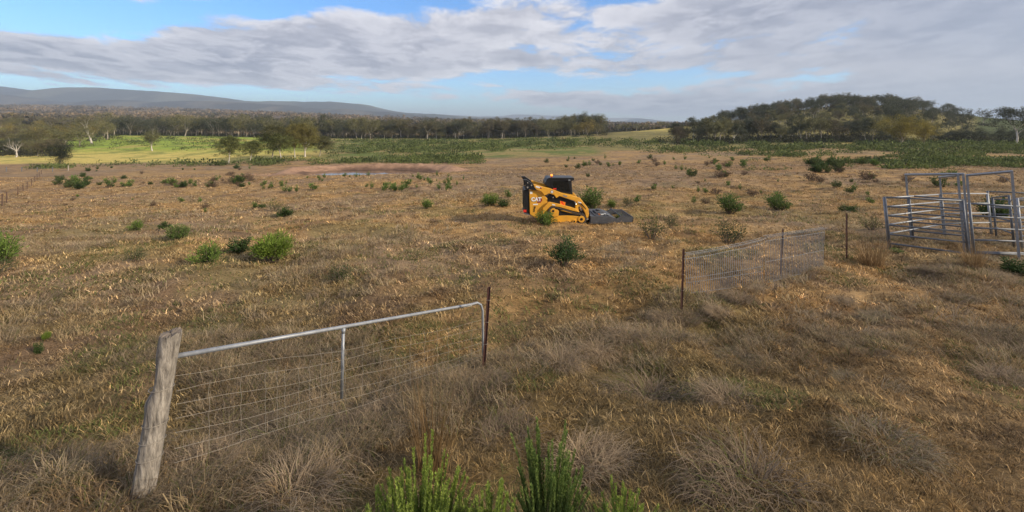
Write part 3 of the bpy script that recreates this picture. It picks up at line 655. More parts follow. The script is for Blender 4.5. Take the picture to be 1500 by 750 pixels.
SH = [
 (-8, 388, 58, 'bush', 'large green shrub cut off by the left edge of the view', .95),
 (-4, 402, 28, 'sparse', 'low greyish green shrub at the left edge under the large green one', 1.8),
 (199, 337, 20, 'bush', 'small dark green shrub, leftmost of the row on the open left paddock', .9),
 (241, 336, 13, 'dark', 'low dark green tuft of shrub left of a paler bush', 1.1),
 (259, 352, 27, 'bushb', 'olive green shrub third along the left paddock row', 1.1),
 (196, 383, 26, 'sparse', 'faded green shrub alone below the small dark one at left', 1.2),
 (302, 387, 42, 'bush', 'green feathery shrub in the middle of the left paddock', .95),
 (351, 370, 25, 'dark', 'small dark green shrub close to the left of the lime-topped bush', 1.2),
 (402, 384, 52, 'lime', 'bright lime-topped bush with grey twiggy lower half, biggest on the left paddock', 1.0),
 (497, 412, 34, 'sparse', 'faint sparse green shrub among dry tussocks right of the lime bush', 1.1),
 (402, 310, 24, 'spindly', 'thin spindly shrub standing above low green bushes left of centre', 1.0),
 (417, 318, 16, 'dark', 'low spreading green bush beside the thin spindly shrub', 1.3),
 (384, 306, 8, 'dark', 'tiny dark round bush left of the thin spindly shrub', 1.2),
 (626, 305, 19, 'bush', 'small round green shrub alone left of the loader', .9),
 (716, 301, 25, 'bush', 'rounded green shrub, larger of those just left of the loader', 1.1),
 (738, 303, 13, 'dark', 'dark little bush between the rounded shrub and the loader', 1.3),
 (744, 291, 15, 'small', 'narrow upright green shrub behind the gap left of the loader', .7),
 (800, 330, 27, 'bush', 'green shrub standing against the near track of the yellow loader', 1.1),
 (828, 391, 48, 'sapling', 'young tree-like shrub on thin bare stems in front of the loader', 1.0),
 (873, 322, 14, 'small', 'tiny green shrub against the left part of the slasher deck', .7),
 (906, 325, 15, 'small', 'tiny green shrub against the slasher guard', .9),
 (895, 305, 18, 'bush', 'green shrub right of the big bush behind the loader', .8),
 (921, 302, 19, 'sparse', 'thin grey-green shrub behind the slasher deck', 1.0),
 (934, 297, 13, 'small', 'small green shrub beyond the end of the slasher', .9),
 (955, 350, 50, 'spindly', 'tall sparse shrub with bare twigs between the loader and the mesh fence', .85),
 (984, 335, 26, 'sparse', 'thin olive shrub right of the tall sparse one', .8),
 (1066, 356, 42, 'sparse', 'loose yellow-green shrub just behind the sagging mesh fence', 1.15),
 (1070, 313, 34, 'bushb', 'dense green bush with bare legs above the mesh fence', 1.15),
 (1140, 309, 29, 'bushb', 'dense green bush right of its twin above the mesh fence', 1.3),
 (1277, 337, 30, 'spindly', 'sparse dark shrub with bare branches left of the steel pens', 1.0),
 (1243, 312, 13, 'dark', 'small round dark green bush seen just over the lone steel picket', 1.7),
 (1457, 320, 34, 'dark', 'green bush seen through the rails of the steel pens', .9),
 (1490, 404, 28, 'dark', 'dark green low shrub at the right edge under the pens', 1.2),
 (1315, 372, 10, 'small', 'small green clump in the grass inside the steel pens', 1.8),
 (68, 498, 16, 'lime', 'short bright green sprig in the dry grass at far left', .55),
 (56, 518, 20, 'dark', 'leaning green sprig below the bright one at far left', .5),
]
for a in SH: shrub(*a[:5], wide=a[5])
big = shrub(863, 304, 40, 'bushb', 'biggest green bush, standing right behind the arms of the loader', 1.1, Y=26.5)
# scattered small shrubs on the paddock
rs = random.Random(77); nsc = 0
def scatter(n, x0, x1, y0, y1, h0, h1, kinds, label, group):
    global nsc
    k = 0; tries = 0
    while k < n and tries < n*60:
        tries += 1; px_ = rs.uniform(x0, x1); py_ = rs.uniform(y0, y1)
        if fbm(np.array([px_/40]), np.array([py_/12]), 2, 400)[0] < .42: continue
        p = ground_at(px_, py_)
        if math.hypot((p.x-DAM[0])/DAM[2], (p.y-DAM[1])/DAM[3]) < 1.05: continue
        shrub(px_, py_, rs.uniform(h0, h1)*630/p.y, rs.choice(kinds), label, rs.uniform(.7, 1.15), group); k += 1
scatter(8, 80, 118, 264, 277, 1.0, 1.9, ('small', 'smallb', 'dark'), 'leafy shrub of the largest cluster near the wire fence at left', 'shrubs clustered by the far left fence')
scatter(62, 120, 370, 246, 276, .45, 1.3, ('small', 'smallb', 'smallc', 'dark', 'russet'), 'small shrub dotted over the dry paddock left of the dam', 'shrubs dotted left of the dam')
scatter(10, 60, 400, 280, 312, .3, .6, ('smallc', 'small', 'russet'), 'tiny shrub in the open dry grass of the left paddock', 'tiny shrubs of the left paddock')
scatter(62, 380, 690, 258, 282, .35, .95, ('small', 'smallc', 'smallc'), 'small green seedling shrub on the near side of the dam', 'shrubs in front of the dam')
scatter(44, 780, 1075, 232, 262, .6, 1.4, ('small', 'smallb', 'smallc', 'russet'), 'small shrub dotted over the dry ground behind the loader', 'shrubs dotted behind the loader')
scatter(22, 930, 1280, 262, 300, .3, .8, ('small', 'smallc', 'russet', 'smallb'), 'small shrub between the loader and the pens', 'shrubs between loader and pens')
scatter(26, 1080, 1290, 236, 254, .9, 1.6, ('smallb', 'dark', 'small'), 'green shrub of the long broken row behind the mesh fence', 'shrubs in the broken row')
scatter(14, 1090, 1500, 250, 275, .5, 1.2, ('smallb', 'russet', 'small'), 'low shrub on the flat behind the steel pens', 'shrubs behind the pens')

def heath():
    """low green scrub that runs together in belts"""
    n = 60000; px_ = rng.uniform(0, 1600, n); Y = np.exp(rng.uniform(math.log(60), math.log(330), n)); X = (px_-CX)/FOC*Y; Z = height(X, Y, False)
    py_ = CY-FOC*Z/Y; N1 = fbm(X/7, Y/9, 4, 500); m = np.zeros(n)
    band = sm(px_, 470, 530)*sm(py_, 204, 206)*sm(py_, 236-(px_-480)*.045, 222-(px_-480)*.03)
    m = np.maximum(m, band*sm(N1, .44, .50)*.85)
    m = np.maximum(m, sm(px_, 555, 575)*sm(px_, 712, 695)*sm(py_, 230, 232)*sm(py_, 242, 239)*sm(N1, .3, .38))
    m = np.maximum(m, sm(px_, 900, 1000)*sm(py_, 209, 212)*sm(py_, 228, 221)*sm(N1, .50, .55)*.7)
    m = np.maximum(m, sm(px_, 1000, 1150)*sm(py_, 214, 217)*sm(py_, 244, 236)*sm(N1, .54, .58)*.6)
    m = np.maximum(m, sm(px_, 1285, 1305)*sm(px_, 1520, 1400)*sm(py_, 226, 229)*sm(py_, 249, 245)*sm(N1, .46, .51)*.8)
    m = np.maximum(m, sm(px_, 1080, 1120)*sm(px_, 1300, 1280)*sm(py_+(px_-1100)*.05, 244, 246)*sm(py_+(px_-1100)*.05, 254, 251)*sm(N1, .42, .46)*.8)
    m = np.maximum(m, sm(px_, 360, 375)*sm(px_, 600, 560)*sm(py_, 234, 236)*sm(py_, 246-(px_-370)*.03, 243-(px_-370)*.03)*sm(N1, .42, .48)*.7)
    m = np.maximum(m, sm(px_, 60, 90)*sm(px_, 372, 360)*sm(py_, 239, 240)*sm(py_, 246, 244)*sm(N1, .5, .58)*.35)
    m = np.maximum(m, sm(px_, 20, 50)*sm(px_, 110, 100)*sm(py_, 243, 244)*sm(py_, 249, 247)*.5)
    m = np.maximum(m, sm(px_, 100, 260)*sm(px_, 340, 320)*sm(py_, 199, 201)*sm(py_, 222, 212)*sm(N1, .44, .5)*.5)
    q_ = np.hypot((X-DAM[0])/DAM[2], (Y-DAM[1])/DAM[3])
    k = (rng.random(n) < m) & (q_ > 1.12); X, Y, Z, N1 = X[k], Y[k], Z[k], N1[k]; n = len(X); print('HEATH', n)
    per = 16; idx = np.repeat(np.arange(n), per); h = rng.uniform(.35, 1.0, n)*(.55+1.5*np.clip(N1-.4, 0, .3)*2)*np.clip(Y/120, .7, 1.6)
    d = rng.normal(size=(n*per, 3)); d[:, 2] = np.abs(d[:, 2]); d /= np.linalg.norm(d, axis=1, keepdims=True)
    P = np.stack([X, Y, Z], -1)[idx]+d*(h[idx]*rng.random(n*per)**.4)[:, None]*np.array([1.3, 1.3, 1.1])
    D = d+rng.normal(size=(n*per, 3))*.5; D[:, 2] += .4; t = rng.random(n)
    c = lerp(np.broadcast_to(np.array((.055, .07, .03)), (n, 3)), np.array((.16, .195, .06)), t)
    v, q, cc = diamonds(P, D, h[idx]*.5, h[idx]*.28, c[idx]*rng.uniform(.75, 1.25, (n*per, 1)))
    tag(link('scrub', np_mesh('scrub', v, q, M['leaf'], colr=cc)), 'low green scrub running together in belts across the far flats', 'scrub', kind='stuff')
heath()

# ------------------------------------------------------------ grass
def blades(X, Y, Z, az, lean, ln, wd, c, seg=2, droop=.6, curl=.35):
    """bent blades of grass: a quad and a tip (seg 2) or longer arcs"""
    n = len(X); B = np.stack([X, Y, Z], -1); H = np.stack([np.cos(az), np.sin(az), np.zeros(n)], -1); Wd = np.stack([-np.sin(az+rng.normal(size=n)*.6), np.cos(az), np.zeros(n)], -1)
    pts = []; p = B.copy(); a = np.pi/2-lean; L = (ln/seg)
    for k in range(seg+1):
        if k: ww = rng.normal(size=n)*curl; H = np.stack([H[:, 0]*np.cos(ww)-H[:, 1]*np.sin(ww), H[:, 0]*np.sin(ww)+H[:, 1]*np.cos(ww), 0*ww], -1)
        pts.append(p.copy()); p = p+(H*np.cos(a)[:, None]+np.array([0, 0, 1])*np.sin(a)[:, None])*L[:, None]; a = a-droop*(1.0 if k else .6)*(rng.random(n)*.8+.4)
    V = []
    for k, q in enumerate(pts[:-1]):
        w = wd*(1-k/(seg+.2))*.5; V += [q-Wd*w[:, None], q+Wd*w[:, None]]
    V.append(pts[-1]); V = np.stack(V, 1); m = V.shape[1]; base = np.arange(n)*m
    Q = []; 
    for k in range(seg-1): Q.append(np.stack([base+2*k, base+2*k+1, base+2*k+3, base+2*k+2], -1))
    T = np.stack([base+2*seg-2, base+2*seg-1, base+2*seg], -1)
    V = V.reshape(-1, 3)
    return V, (np.vstack(Q) if Q else np.zeros((0, 4), int)), T, np.repeat(c, m, axis=0)
def merge(parts):
    V, Q, T, C = [], [], [], []; o = 0
    for v, q, t, c in parts: V.append(v); Q.append(q+o); T.append(t+o); C.append(c); o += len(v)
    return np.vstack(V), np.vstack(Q), np.vstack(T), np.vstack(C)
STRAW = np.array([(.45, .31, .135), (.39, .28, .145), (.46, .355, .18), (.33, .255, .165), (.37, .235, .10), (.25, .18, .115)])
def sample_fan(n, y0, y1, p=1.0, tm=1.34):
    Y = (y0**(p+1)+(y1**(p+1)-y0**(p+1))*rng.random(n))**(1/(p+1)); return (rng.random(n)*2-1)*tm*Y, Y
def carpet():
    parts = []
    for y0, y1, n, l0, l1, w in ((1.3, 4.5, 170000, .05, .13, .0065), (4.5, 9, 270000, .06, .15, .010), (9, 18, 280000, .08, .19, .018), (18, 40, 250000, .10, .24, .034), (40, 95, 180000, .14, .32, .06)):
        tk = 11; nt_ = n//tk; n = nt_*tk; TX, TY = sample_fan(nt_, y0, y1); ti = np.repeat(np.arange(nt_), tk); tr_ = np.clip(TY*.011, .03, .30)
        ra = rng.random(len(ti))*6.283; rd = tr_[ti]*rng.random(len(ti))**.6; X, Y = TX[ti]+rd*np.cos(ra), TY[ti]+rd*np.sin(ra); Z = height(X, Y); g = fbm(X/.9, Y/.9, 3, 610); k = (rng.random(n) < np.clip((g-.30)*5, .25, 1)) & ((np.hypot((X-DAM[0])/DAM[2], (Y-DAM[1])/DAM[3]) > 1.15) | (Y < DAM[1]-6))
        X, Y, Z, g, ra, ti = X[k], Y[k], Z[k], g[k], ra[k], ti[k]; n = len(X)
        c = land_colour(X, Y, Z); st = STRAW[rng.integers(0, 6, nt_)][ti]; tone = np.exp(rng.normal(size=nt_)*(.50 if y1 < 20 else .28))[ti]
        c = lerp(c*1.1, st*(.58+.42*sm(Y, 4, 15))[:, None], .25+rng.random(n)*.4)*rng.uniform(.6, 1.4, (n, 1))*tone[:, None]  # nearer straw dimmed, foreground shade put into the blade colour
        gr = (fbm(X/1.6, Y/1.6, 3, 640) > .56) & (rng.random(n) < .38) & (rng.random(n) < sm(Y, 60, 15)); c[gr] = np.array((.13, .15, .045))*rng.uniform(.6, 1.4, (gr.sum(), 1))
        wind = fbm(X/1.8, Y/1.8, 2, 620)*9.0
        az = np.where(rng.random(n) < .30, wind, ra)+rng.normal(size=n)*.8; hh = fbm(X/.7, Y/.7, 3, 650)
        parts.append(blades(X, Y, Z-.01, az, np.abs(rng.normal(size=n))*.5+(.35 if y1 < 20 else .6), rng.uniform(l0, l1, n)*(.4+1.2*hh), np.full(n, w)*rng.uniform(.6, 1.4, n), c, 3 if y1 < 20 else 2, .75))
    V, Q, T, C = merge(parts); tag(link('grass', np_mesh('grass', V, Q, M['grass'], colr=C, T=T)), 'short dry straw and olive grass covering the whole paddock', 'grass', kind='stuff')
carpet()
TUS = [np.array(t) for t in ((.42, .32, .20), (.34, .26, .17), (.46, .36, .23), (.38, .26, .14), (.28, .21, .14), (.48, .36, .20))]
def tussock_geo(n, H, Rw, col_, g, wd, seg=4, lean=.55, droop=.42, comb=None, green=.1, curl=.5, side=0.0):
    r = Rw*.45*np.sqrt(g.random(n)); a = g.random(n)*6.283; X = r*np.cos(a); Y = r*np.sin(a)
    az = a+g.normal(size=n)*.95+side*np.sin(a-1) if comb is None else comb+g.normal(size=n)*.75
    c = col_*g.uniform(.55, 1.35, (n, 1)); k = g.random(n) < green; c[k] = np.array((.15, .16, .05))*g.uniform(.6, 1.3, (k.sum(), 1))
    return X, Y, az, np.abs(g.normal(size=n))*lean*.7+lean*.4, H*g.uniform(.6, 1.35, n), np.full(n, wd)*g.uniform(.6, 1.3, n), c
def tussock_cover():
    parts = []; 
    for y0, y1, nc, per, wd, hs_ in ((1.6, 8, 680, 120, .0075, .30), (8, 18, 1300, 60, .013, .33), (18, 42, 1900, 26, .027, .38), (42, 95, 1900, 12, .06, .34)):
        X, Y = sample_fan(nc*4, y0, y1); m = fbm(X/4.5, Y/4.5, 3, 710); k = np.argsort(-(m+rng.random(len(m))*.17))[:nc]; X, Y = X[k], Y[k]
        q_ = np.hypot((X-DAM[0])/DAM[2], (Y-DAM[1])/DAM[3]); kk = q_ > 1.2; X, Y = X[kk], Y[kk]
        if y1 <= 18:      # matted growth along the gate and on towards the mesh fence
            L_ = np.array([(-2.6, 3.5), (-1.6, 4.6), (-.5, 6.6), (.6, 7.6), (2.2, 8.6), (3.9, 9.8), (6.3, 11.2), (9.0, 12.6)]); m_ = 170 if y1 < 10 else 150
            f_ = rng.uniform(0, 2.4, m_) if y1 < 10 else rng.uniform(2.0, 7, m_); i_ = f_.astype(int).clip(0, 6); q_ = (f_-i_)[:, None]; pp = L_[i_]*(1-q_)+L_[i_+1]*q_+rng.normal(size=(m_, 2))*.28+np.array([.12, -.2]); X = np.concatenate([X, pp[:, 0]]); Y = np.concatenate([Y, pp[:, 1]])
        for x, y in zip(X, Y):
            H = hs_*rng.uniform(.5, 1.15); cl = TUS[rng.integers(0, 6)]
            dx, dy, az, le, ln, w, c = tussock_geo(per, H, H*1.5, cl, rng, wd, comb=rng.uniform(0, 6.28) if rng.random() < .6 else None)
            parts.append((x+dx, y+dy, az, le, ln, w, c))
    X, Y, az, le, ln, w = (np.concatenate([p[i] for p in parts]) for i in range(6)); c = np.vstack([p[6] for p in parts])
    c = c*(.68+.32*sm(Y, 4, 14))[:, None]; Z = height(X, Y)-.02; V, Q, T, C = blades(X, Y, Z, az, le, ln, w, c, 4, .75, .55)  # near tussocks darkened in colour to imitate foreground shade
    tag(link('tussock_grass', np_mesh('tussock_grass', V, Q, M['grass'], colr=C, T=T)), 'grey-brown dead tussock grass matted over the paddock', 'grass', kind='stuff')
tussock_cover()
def tussock_mesh(name, seed, H, Rw, n, wd, cl, **kw):
    g = np.random.default_rng(seed); X, Y, az, le, ln, w, c = tussock_geo(n, H, Rw, np.array(cl), g, wd, **kw)
    V, Q, T, C = blades(X, Y, np.full(n, -.04), az, le, ln, w, c, 5, kw.get('droop', .68), kw.get('curl', .42)); return np_mesh(name, V, Q, M['grass'], colr=C, T=T)
TM = [tussock_mesh('tussock', 1, .50, .62, 1200, .0075, (.33, .25, .165), lean=.42, side=1.2, green=.04), tussock_mesh('tussock', 2, .46, .75, 1200, .0075, (.26, .195, .13), lean=.45, side=-1.4),
      tussock_mesh('tussock', 3, .52, .55, 1100, .0075, (.40, .30, .19), side=2.0, lean=.36, green=.02), tussock_mesh('tussock', 4, .45, .8, 1300, .0075, (.29, .23, .155), lean=.5, side=.9, green=.15)]
REED = tussock_mesh('rush_clump', 9, 1.0, .30, 130, .008, (.19, .12, .055), lean=.16, curl=.1, droop=.05, green=0)
REED2 = tussock_mesh('rush_clump', 10, 1.0, .5, 260, .012, (.30, .20, .10), lean=.34, curl=.1, droop=.08, green=0)
def tuft(px_, py_, k, sc, label, group=None, me=None, name='grass_tussock', cat='grass tussock'):
    p = ground_at(px_, py_); o = link(name, me or TM[k]); o.location = p-Vector((0, 0, .03)); o.rotation_euler = (0, 0, rs.uniform(0, 6.28)); o.scale = (sc*rs.uniform(1, 1.3), sc*rs.uniform(1, 1.3), sc)
    tag(o, label, cat, group)
tuft(632, 692, 0, .78, 'upright clump of brown rush stems in the foreground below the gate', me=REED, name='rush_clump', cat='rush clump')
tuft(1277, 390, 0, 1.0, 'fan of tall orange-brown rushes between the lone picket and the pens', me=REED2, name='rush_clump', cat='rush clump')
tuft(1425, 392, 0, .75, 'tall straw-coloured rushes growing through the pen post foot', me=REED2, name='rush_clump', cat='rush clump')
TL = [(1003, 468, 1, .75, 'dark grey tussock at the foot of the leftmost picket of the mesh fence'), (1050, 462, 2, .7, 'pale tussock pressed against the lower left part of the mesh fence'),
 (1080, 440, 0, .75, 'straggly pale tussock under the middle of the mesh fence'), (1110, 428, 2, .6, 'low straw tussock under the gap between the two mesh panels'),
 (1150, 412, 2, .6, 'long straw tussock beneath the right mesh panel'), (1183, 400, 0, .55, 'small pale tussock under the right end of the mesh fence'),
 (975, 470, 2, .8, 'pale tussock left of the leftmost picket of the mesh fence'), (1378, 400, 1, .7, 'grey tussock directly below the left front panel of the pens'),
 (1465, 408, 2, .75, 'pale tussock below the right pen gate'), (1345, 398, 0, .6, 'rounded dry tussock below the left end of the pens'),
 (432, 740, 0, .85, 'tall pale tussock in the foreground right of the timber gate post'), (500, 650, 1, .8, 'big grey tussock growing over the lower gate wires left of the stay'),
 (415, 660, 3, .8, 'grey-brown tussock spilling through the gate wires near their middle'), (560, 620, 0, .7, 'straw tussock right of the foot of the gate stay'),
 (320, 640, 3, .7, 'dark brown tussock behind the gate wires beside the timber post'), (720, 565, 0, .55, 'small tussock at the foot of the gate end picket'),
 (870, 520, 2, .75, 'pale combed tussock in the bright grass above the centre foreground'), (915, 500, 0, .75, 'large pale tussock between the gate and the mesh fence'),
 (825, 535, 0, .7, 'pale upright tussock right of the gate end picket'), (945, 590, 1, 1.0, 'largest dome-shaped brown tussock of the centre foreground'),
 (870, 690, 2, .8, 'pale fountain-like tussock beside the soft green shrub in the foreground'), (1060, 590, 0, .8, 'pale tussock with a dark hollow on its left, right of the brown dome'),
 (1085, 530, 3, .7, 'grey rounded tussock right of centre above the hollow one'), (1085, 720, 1, 1.0, 'big grey-brown tussock at the bottom edge right of centre'),
 (1290, 470, 3, .7, 'bristly tussock alone in the short grass at right'), (1470, 560, 0, .8, 'pale bristly tussock near the right edge of the view'),
 (1235, 445, 2, .6, 'small pale tussock right of the mesh fence'), (1410, 440, 1, .7, 'dark matted tussock left of the right edge, below the pens'),
 (1300, 655, 3, .7, 'low grey tussock in the lower right foreground'), (1245, 560, 3, .5, 'flattened olive tussock in the right middle foreground'),
 (360, 640, 1, .75, 'dark grey tussock pushing through the left half of the gate wires'), (300, 690, 0, .7, 'pale tussock in front of the gate beside the timber post'),
 (460, 610, 2, .65, 'pale straw tussock standing behind the gate just left of the stay'), (620, 585, 1, .6, 'grey tussock under the right half of the gate'), (665, 565, 2, .55, 'small straw tussock under the gate close to its curved end'),
 (250, 740, 3, .5, 'short tussock at the very foot of the timber gate post'), (745, 640, 1, .7, 'brown matted tussock behind the green shoots in the foreground')]
for a in TL: tuft(a[0], a[1], a[2], a[3], a[4])

# fresh green shoots in the very foreground
def shoots(seed, n, Rx, Ry, h0, h1, c1, c2, stem_r=.0035, need=.019, perm=520):
    g = np.random.default_rng(seed); paths = []; P = []; D = []; CC = []
    for i in range(n):
        x = g.uniform(-1, 1)*Rx; y = g.uniform(-1, 1)*Ry; h = g.uniform(h0, h1)*(1-.35*(x/Rx)**2); lx, ly = g.normal()*.05+x*.25, g.normal()*.05
        s_ = np.linspace(0, 1, 7)[:, None]; pts = np.array([x*.6, y, 0])+np.hstack([s_*lx+s_**2*x*.25, s_*ly+0*s_, s_*h])
        paths.append((pts, np.linspace(stem_r, stem_r*.5, 7))); m = int(perm*h/.6); q = .12+.88*g.random(m)
        p = np.stack([np.interp(q, s_[:, 0], pts[:, k]) for k in range(3)], -1); a = g.random(m)*6.283
        d = np.stack([np.cos(a), np.sin(a), np.full(m, 1.5)], -1); P.append(p); D.append(d)
        CC.append(lerp(np.broadcast_to(np.array(c1), (m, 3)), np.array(c2), np.clip(q**1.3+g.normal(size=m)*.15, 0, 1)))
    P = np.vstack(P); D = np.vstack(D); CC = np.vstack(CC)
    v, q, c = diamonds(P, D, need*g.uniform(.7, 1.3, len(P)), .0045, CC); tv, tq = tubes_np(paths, 5)
    st = np_mesh('stems', tv, tq, M['green_stem'], smooth=True); return st, np_mesh('needles', v, q, M['leaf'], colr=c)
M['green_stem'] = mat('green stem', (.16, .20, .05), .7)
YG1, YG2 = (.07, .12, .025), (.29, .37, .07)
for px_, Y, n, Rx, Ry, h0, h1, c1, c2, lab, perm in (
   (616, 2.45, 120, .25, .18, .34, .74, YG1, YG2, 'tallest bright green needle-leaved bush at the bottom edge, left of centre', 420),
   (556, 2.40, 36, .13, .10, .30, .50, YG1, YG2, 'short bright green shoots at the bottom edge left of the tallest bush', 420),
   (712, 2.44, 55, .15, .10, .36, .60, YG1, YG2, 'small bright green shoots right of the tallest bush at the bottom edge', 420),
   (802, 2.75, 110, .19, .15, .30, .78, (.06, .085, .03), (.20, .28, .07), 'soft darker green feathery shrub in the bottom centre foreground', 480),
   (908, 2.42, 60, .15, .11, .34, .60, YG1, YG2, 'rightmost bright green shoots at the bottom edge', 420),
   (850, 2.42, 9, .10, .08, .30, .46, YG1, (.15, .20, .05), 'thin green shoots between the feathery shrub and the rightmost shoots', 380)):
    x = (px_-CX)/FOC*Y; r = empty('heath_shrub', (x, Y, gz(x, Y)-.03), 0, lab, 'shrub'); a, b = shoots(int(px_), n, Rx, Ry, h0, h1, c1, c2, perm=perm); link('stems', a, r); link('needles', b, r)

# ------------------------------------------------------------ metals, timber, paint
M['galv'] = mat('galvanised steel', (.34, .36, .39), .5, metal=.35, noise=.35, nscale=14, bump=.1)
M['galv_dull'] = mat('weathered and shaded galvanised steel', (.17, .185, .21), .55, metal=.3, noise=.4, nscale=9, bump=.1)  # on the pen rails this darker tone is painted shade
M['galv_mid'] = mat('dusty galvanised wire', (.28, .29, .31), .55, metal=.3)
M['wire'] = mat('dull fence wire', (.26, .23, .19), .6, metal=.2)
M['rust'] = mat('rusty dark red steel', (.085, .030, .022), .75, noise=.6, nscale=30, bump=.2)
M['old_rust'] = mat('old brown steel', (.12, .07, .05), .85, noise=.4, nscale=20)
M['timber'] = mat('weathered grey timber', (.42, .375, .32), .95, noise=.62, nscale=9, bump=1.0, dark=(.05, .042, .035), stretch=(3.6, 3.6, .8))
M['timber_end'] = mat('cracked timber end', (.24, .20, .165), .95, noise=.6, nscale=40, bump=.6)
M['white_tape'] = mat('white weld patch', (.75, .75, .74), .5)

def wp(px_, py_, Y): return Vector(((px_-CX)/FOC*Y, Y, (CY-py_)/FOC*Y))
# star pickets: Y-shaped section with a row of holes
def picket(px_, base_py, top_py, label, Y=None, lean=(0, 0), group='rusty star pickets'):
    g = ground_at(px_, base_py) if Y is None else wp(px_, base_py, Y)
    H = (base_py-top_py)/FOC*g.y; b = MB(); r = .026
    for k in range(3):
        a = math.radians(90+120*k); c, s_ = math.cos(a), math.sin(a); t = .0045
        P = [(-s_*t, c*t), (s_*t, -c*t), (s_*t+c*r, -c*t+s_*r), (-s_*t+c*r, c*t+s_*r)]
        def at(z): return [(p[0]+lean[0]*z/H, p[1]+lean[1]*z/H, z) for p in P]
        lo, hi = at(-.3), at(H); vs = lo+hi
        b.add(vs, [(0, 1, 2, 3), (7, 6, 5, 4), (0, 4, 5, 1), (1, 5, 6, 2), (2, 6, 7, 3), (3, 7, 4, 0)])
    e = empty('star_picket', g, 0, label, 'fence post', group); b.build('post', M['rust'], e)
    w = MB()
    for f in (.35, .6, .85):
        z = H*f; cx, cy = lean[0]*f, lean[1]*f
        w.tube([(cx+.03*math.cos(q), cy+.03*math.sin(q), z+.004*math.sin(3*q)) for q in np.linspace(0, 6.2, 10)], .0022, 5)
    w.build('wire_tie', M['wire'], e); return e
P_GATE = picket(708, 548, 420, 'rusty star picket standing right behind the curved end of the gate', lean=(.085, 0))
picket(998, 458, 365, 'rusty star picket at the left end of the sagging mesh fence', lean=(.045, 0))
picket(1143, 405, 336, 'rusty star picket standing behind the middle of the mesh fence', lean=(.07, 0))
picket(1240, 379, 313, 'lone rusty star picket between the mesh fence and the rushes')

# ---- timber post of the gate
def timber_post():
    Y = 3.3; base = wp(207, 724, Y); base.z = gz(base.x, base.y)-.05; top = wp(243, 492, Y); top = Vector((top.x, Y+.05, top.z))
    d = top-base; n, m = 40, 46; V = []; g = random.Random(3)
    for j in range(m+1):
        f = j/m; c = d*f; r0 = .075-.008*f
        for i in range(n):
            q = 2*math.pi*i/n; gx = fbm(np.array([i*.55]), np.array([f*3.0]), 3, 5)[0]-.5 if True else 0
            gk = fbm(np.array([math.cos(q)*7+20]), np.array([math.sin(q)*7+f*1.2]), 3, 8)[0]-.5
            bite = -.035*math.exp(-((f-.72)/.10)**2)*max(0, math.cos(q-math.pi)) + .02*math.exp(-((f-.60)/.05)**2)*max(0, math.cos(q-math.pi))
            r = r0*(1+.16*gk+.05*math.sin(2*q+1))+bite; zt = .02*(gk*2) if j == m else 0
            V.append((c.x+r*math.cos(q), c.y+r*math.sin(q), c.z+zt+(.012*math.cos(q-1) if j == m else 0)))
    F = [(j*n+i, j*n+(i+1) % n, (j+1)*n+(i+1) % n, (j+1)*n+i) for j in range(m) for i in range(n)]
    b = MB(); b.add(V, F); e = empty('timber_post', base, 0, 'thick weathered grey timber gate post leaning to the right', 'gate post')
    b.build('post', M['timber'], e, smooth=True)
    k = MB(); ring = V[-n:]; cen = Vector((sum(v[0] for v in ring)/n, sum(v[1] for v in ring)/n, sum(v[2] for v in ring)/n-.004))
    vs = [tuple(cen)]; fs = []
    for s_ in (.35, .7, 1.0):
        for i in range(n):
            v = Vector(ring[i]); p = cen.lerp(v, s_); p.z += g.uniform(-.006, .006) if s_ < 1 else 0; vs.append(tuple(p))
    for i in range(n):
        fs.append((0, 1+i, 1+(i+1) % n))
        for q in range(2): fs.append((1+q*n+i, 1+(q+1)*n+i, 1+(q+1)*n+(i+1) % n, 1+q*n+(i+1) % n))
    k.add(vs, fs); k.build('sawn_top', M['timber_end'], e)
    for f in (.275, .375, .475, .68):
        w = MB(); c = d*f; rr_ = .084-.007*f
        w.tube([(c.x+rr_*math.cos(q), c.y+rr_*math.sin(q), c.z+.012*math.cos(q+1.2)-.006) for q in np.linspace(0, 6.35, 26)], .003, 6)
        w.build('wire_band', M['wire'], e)
    return base, top
POST = timber_post()

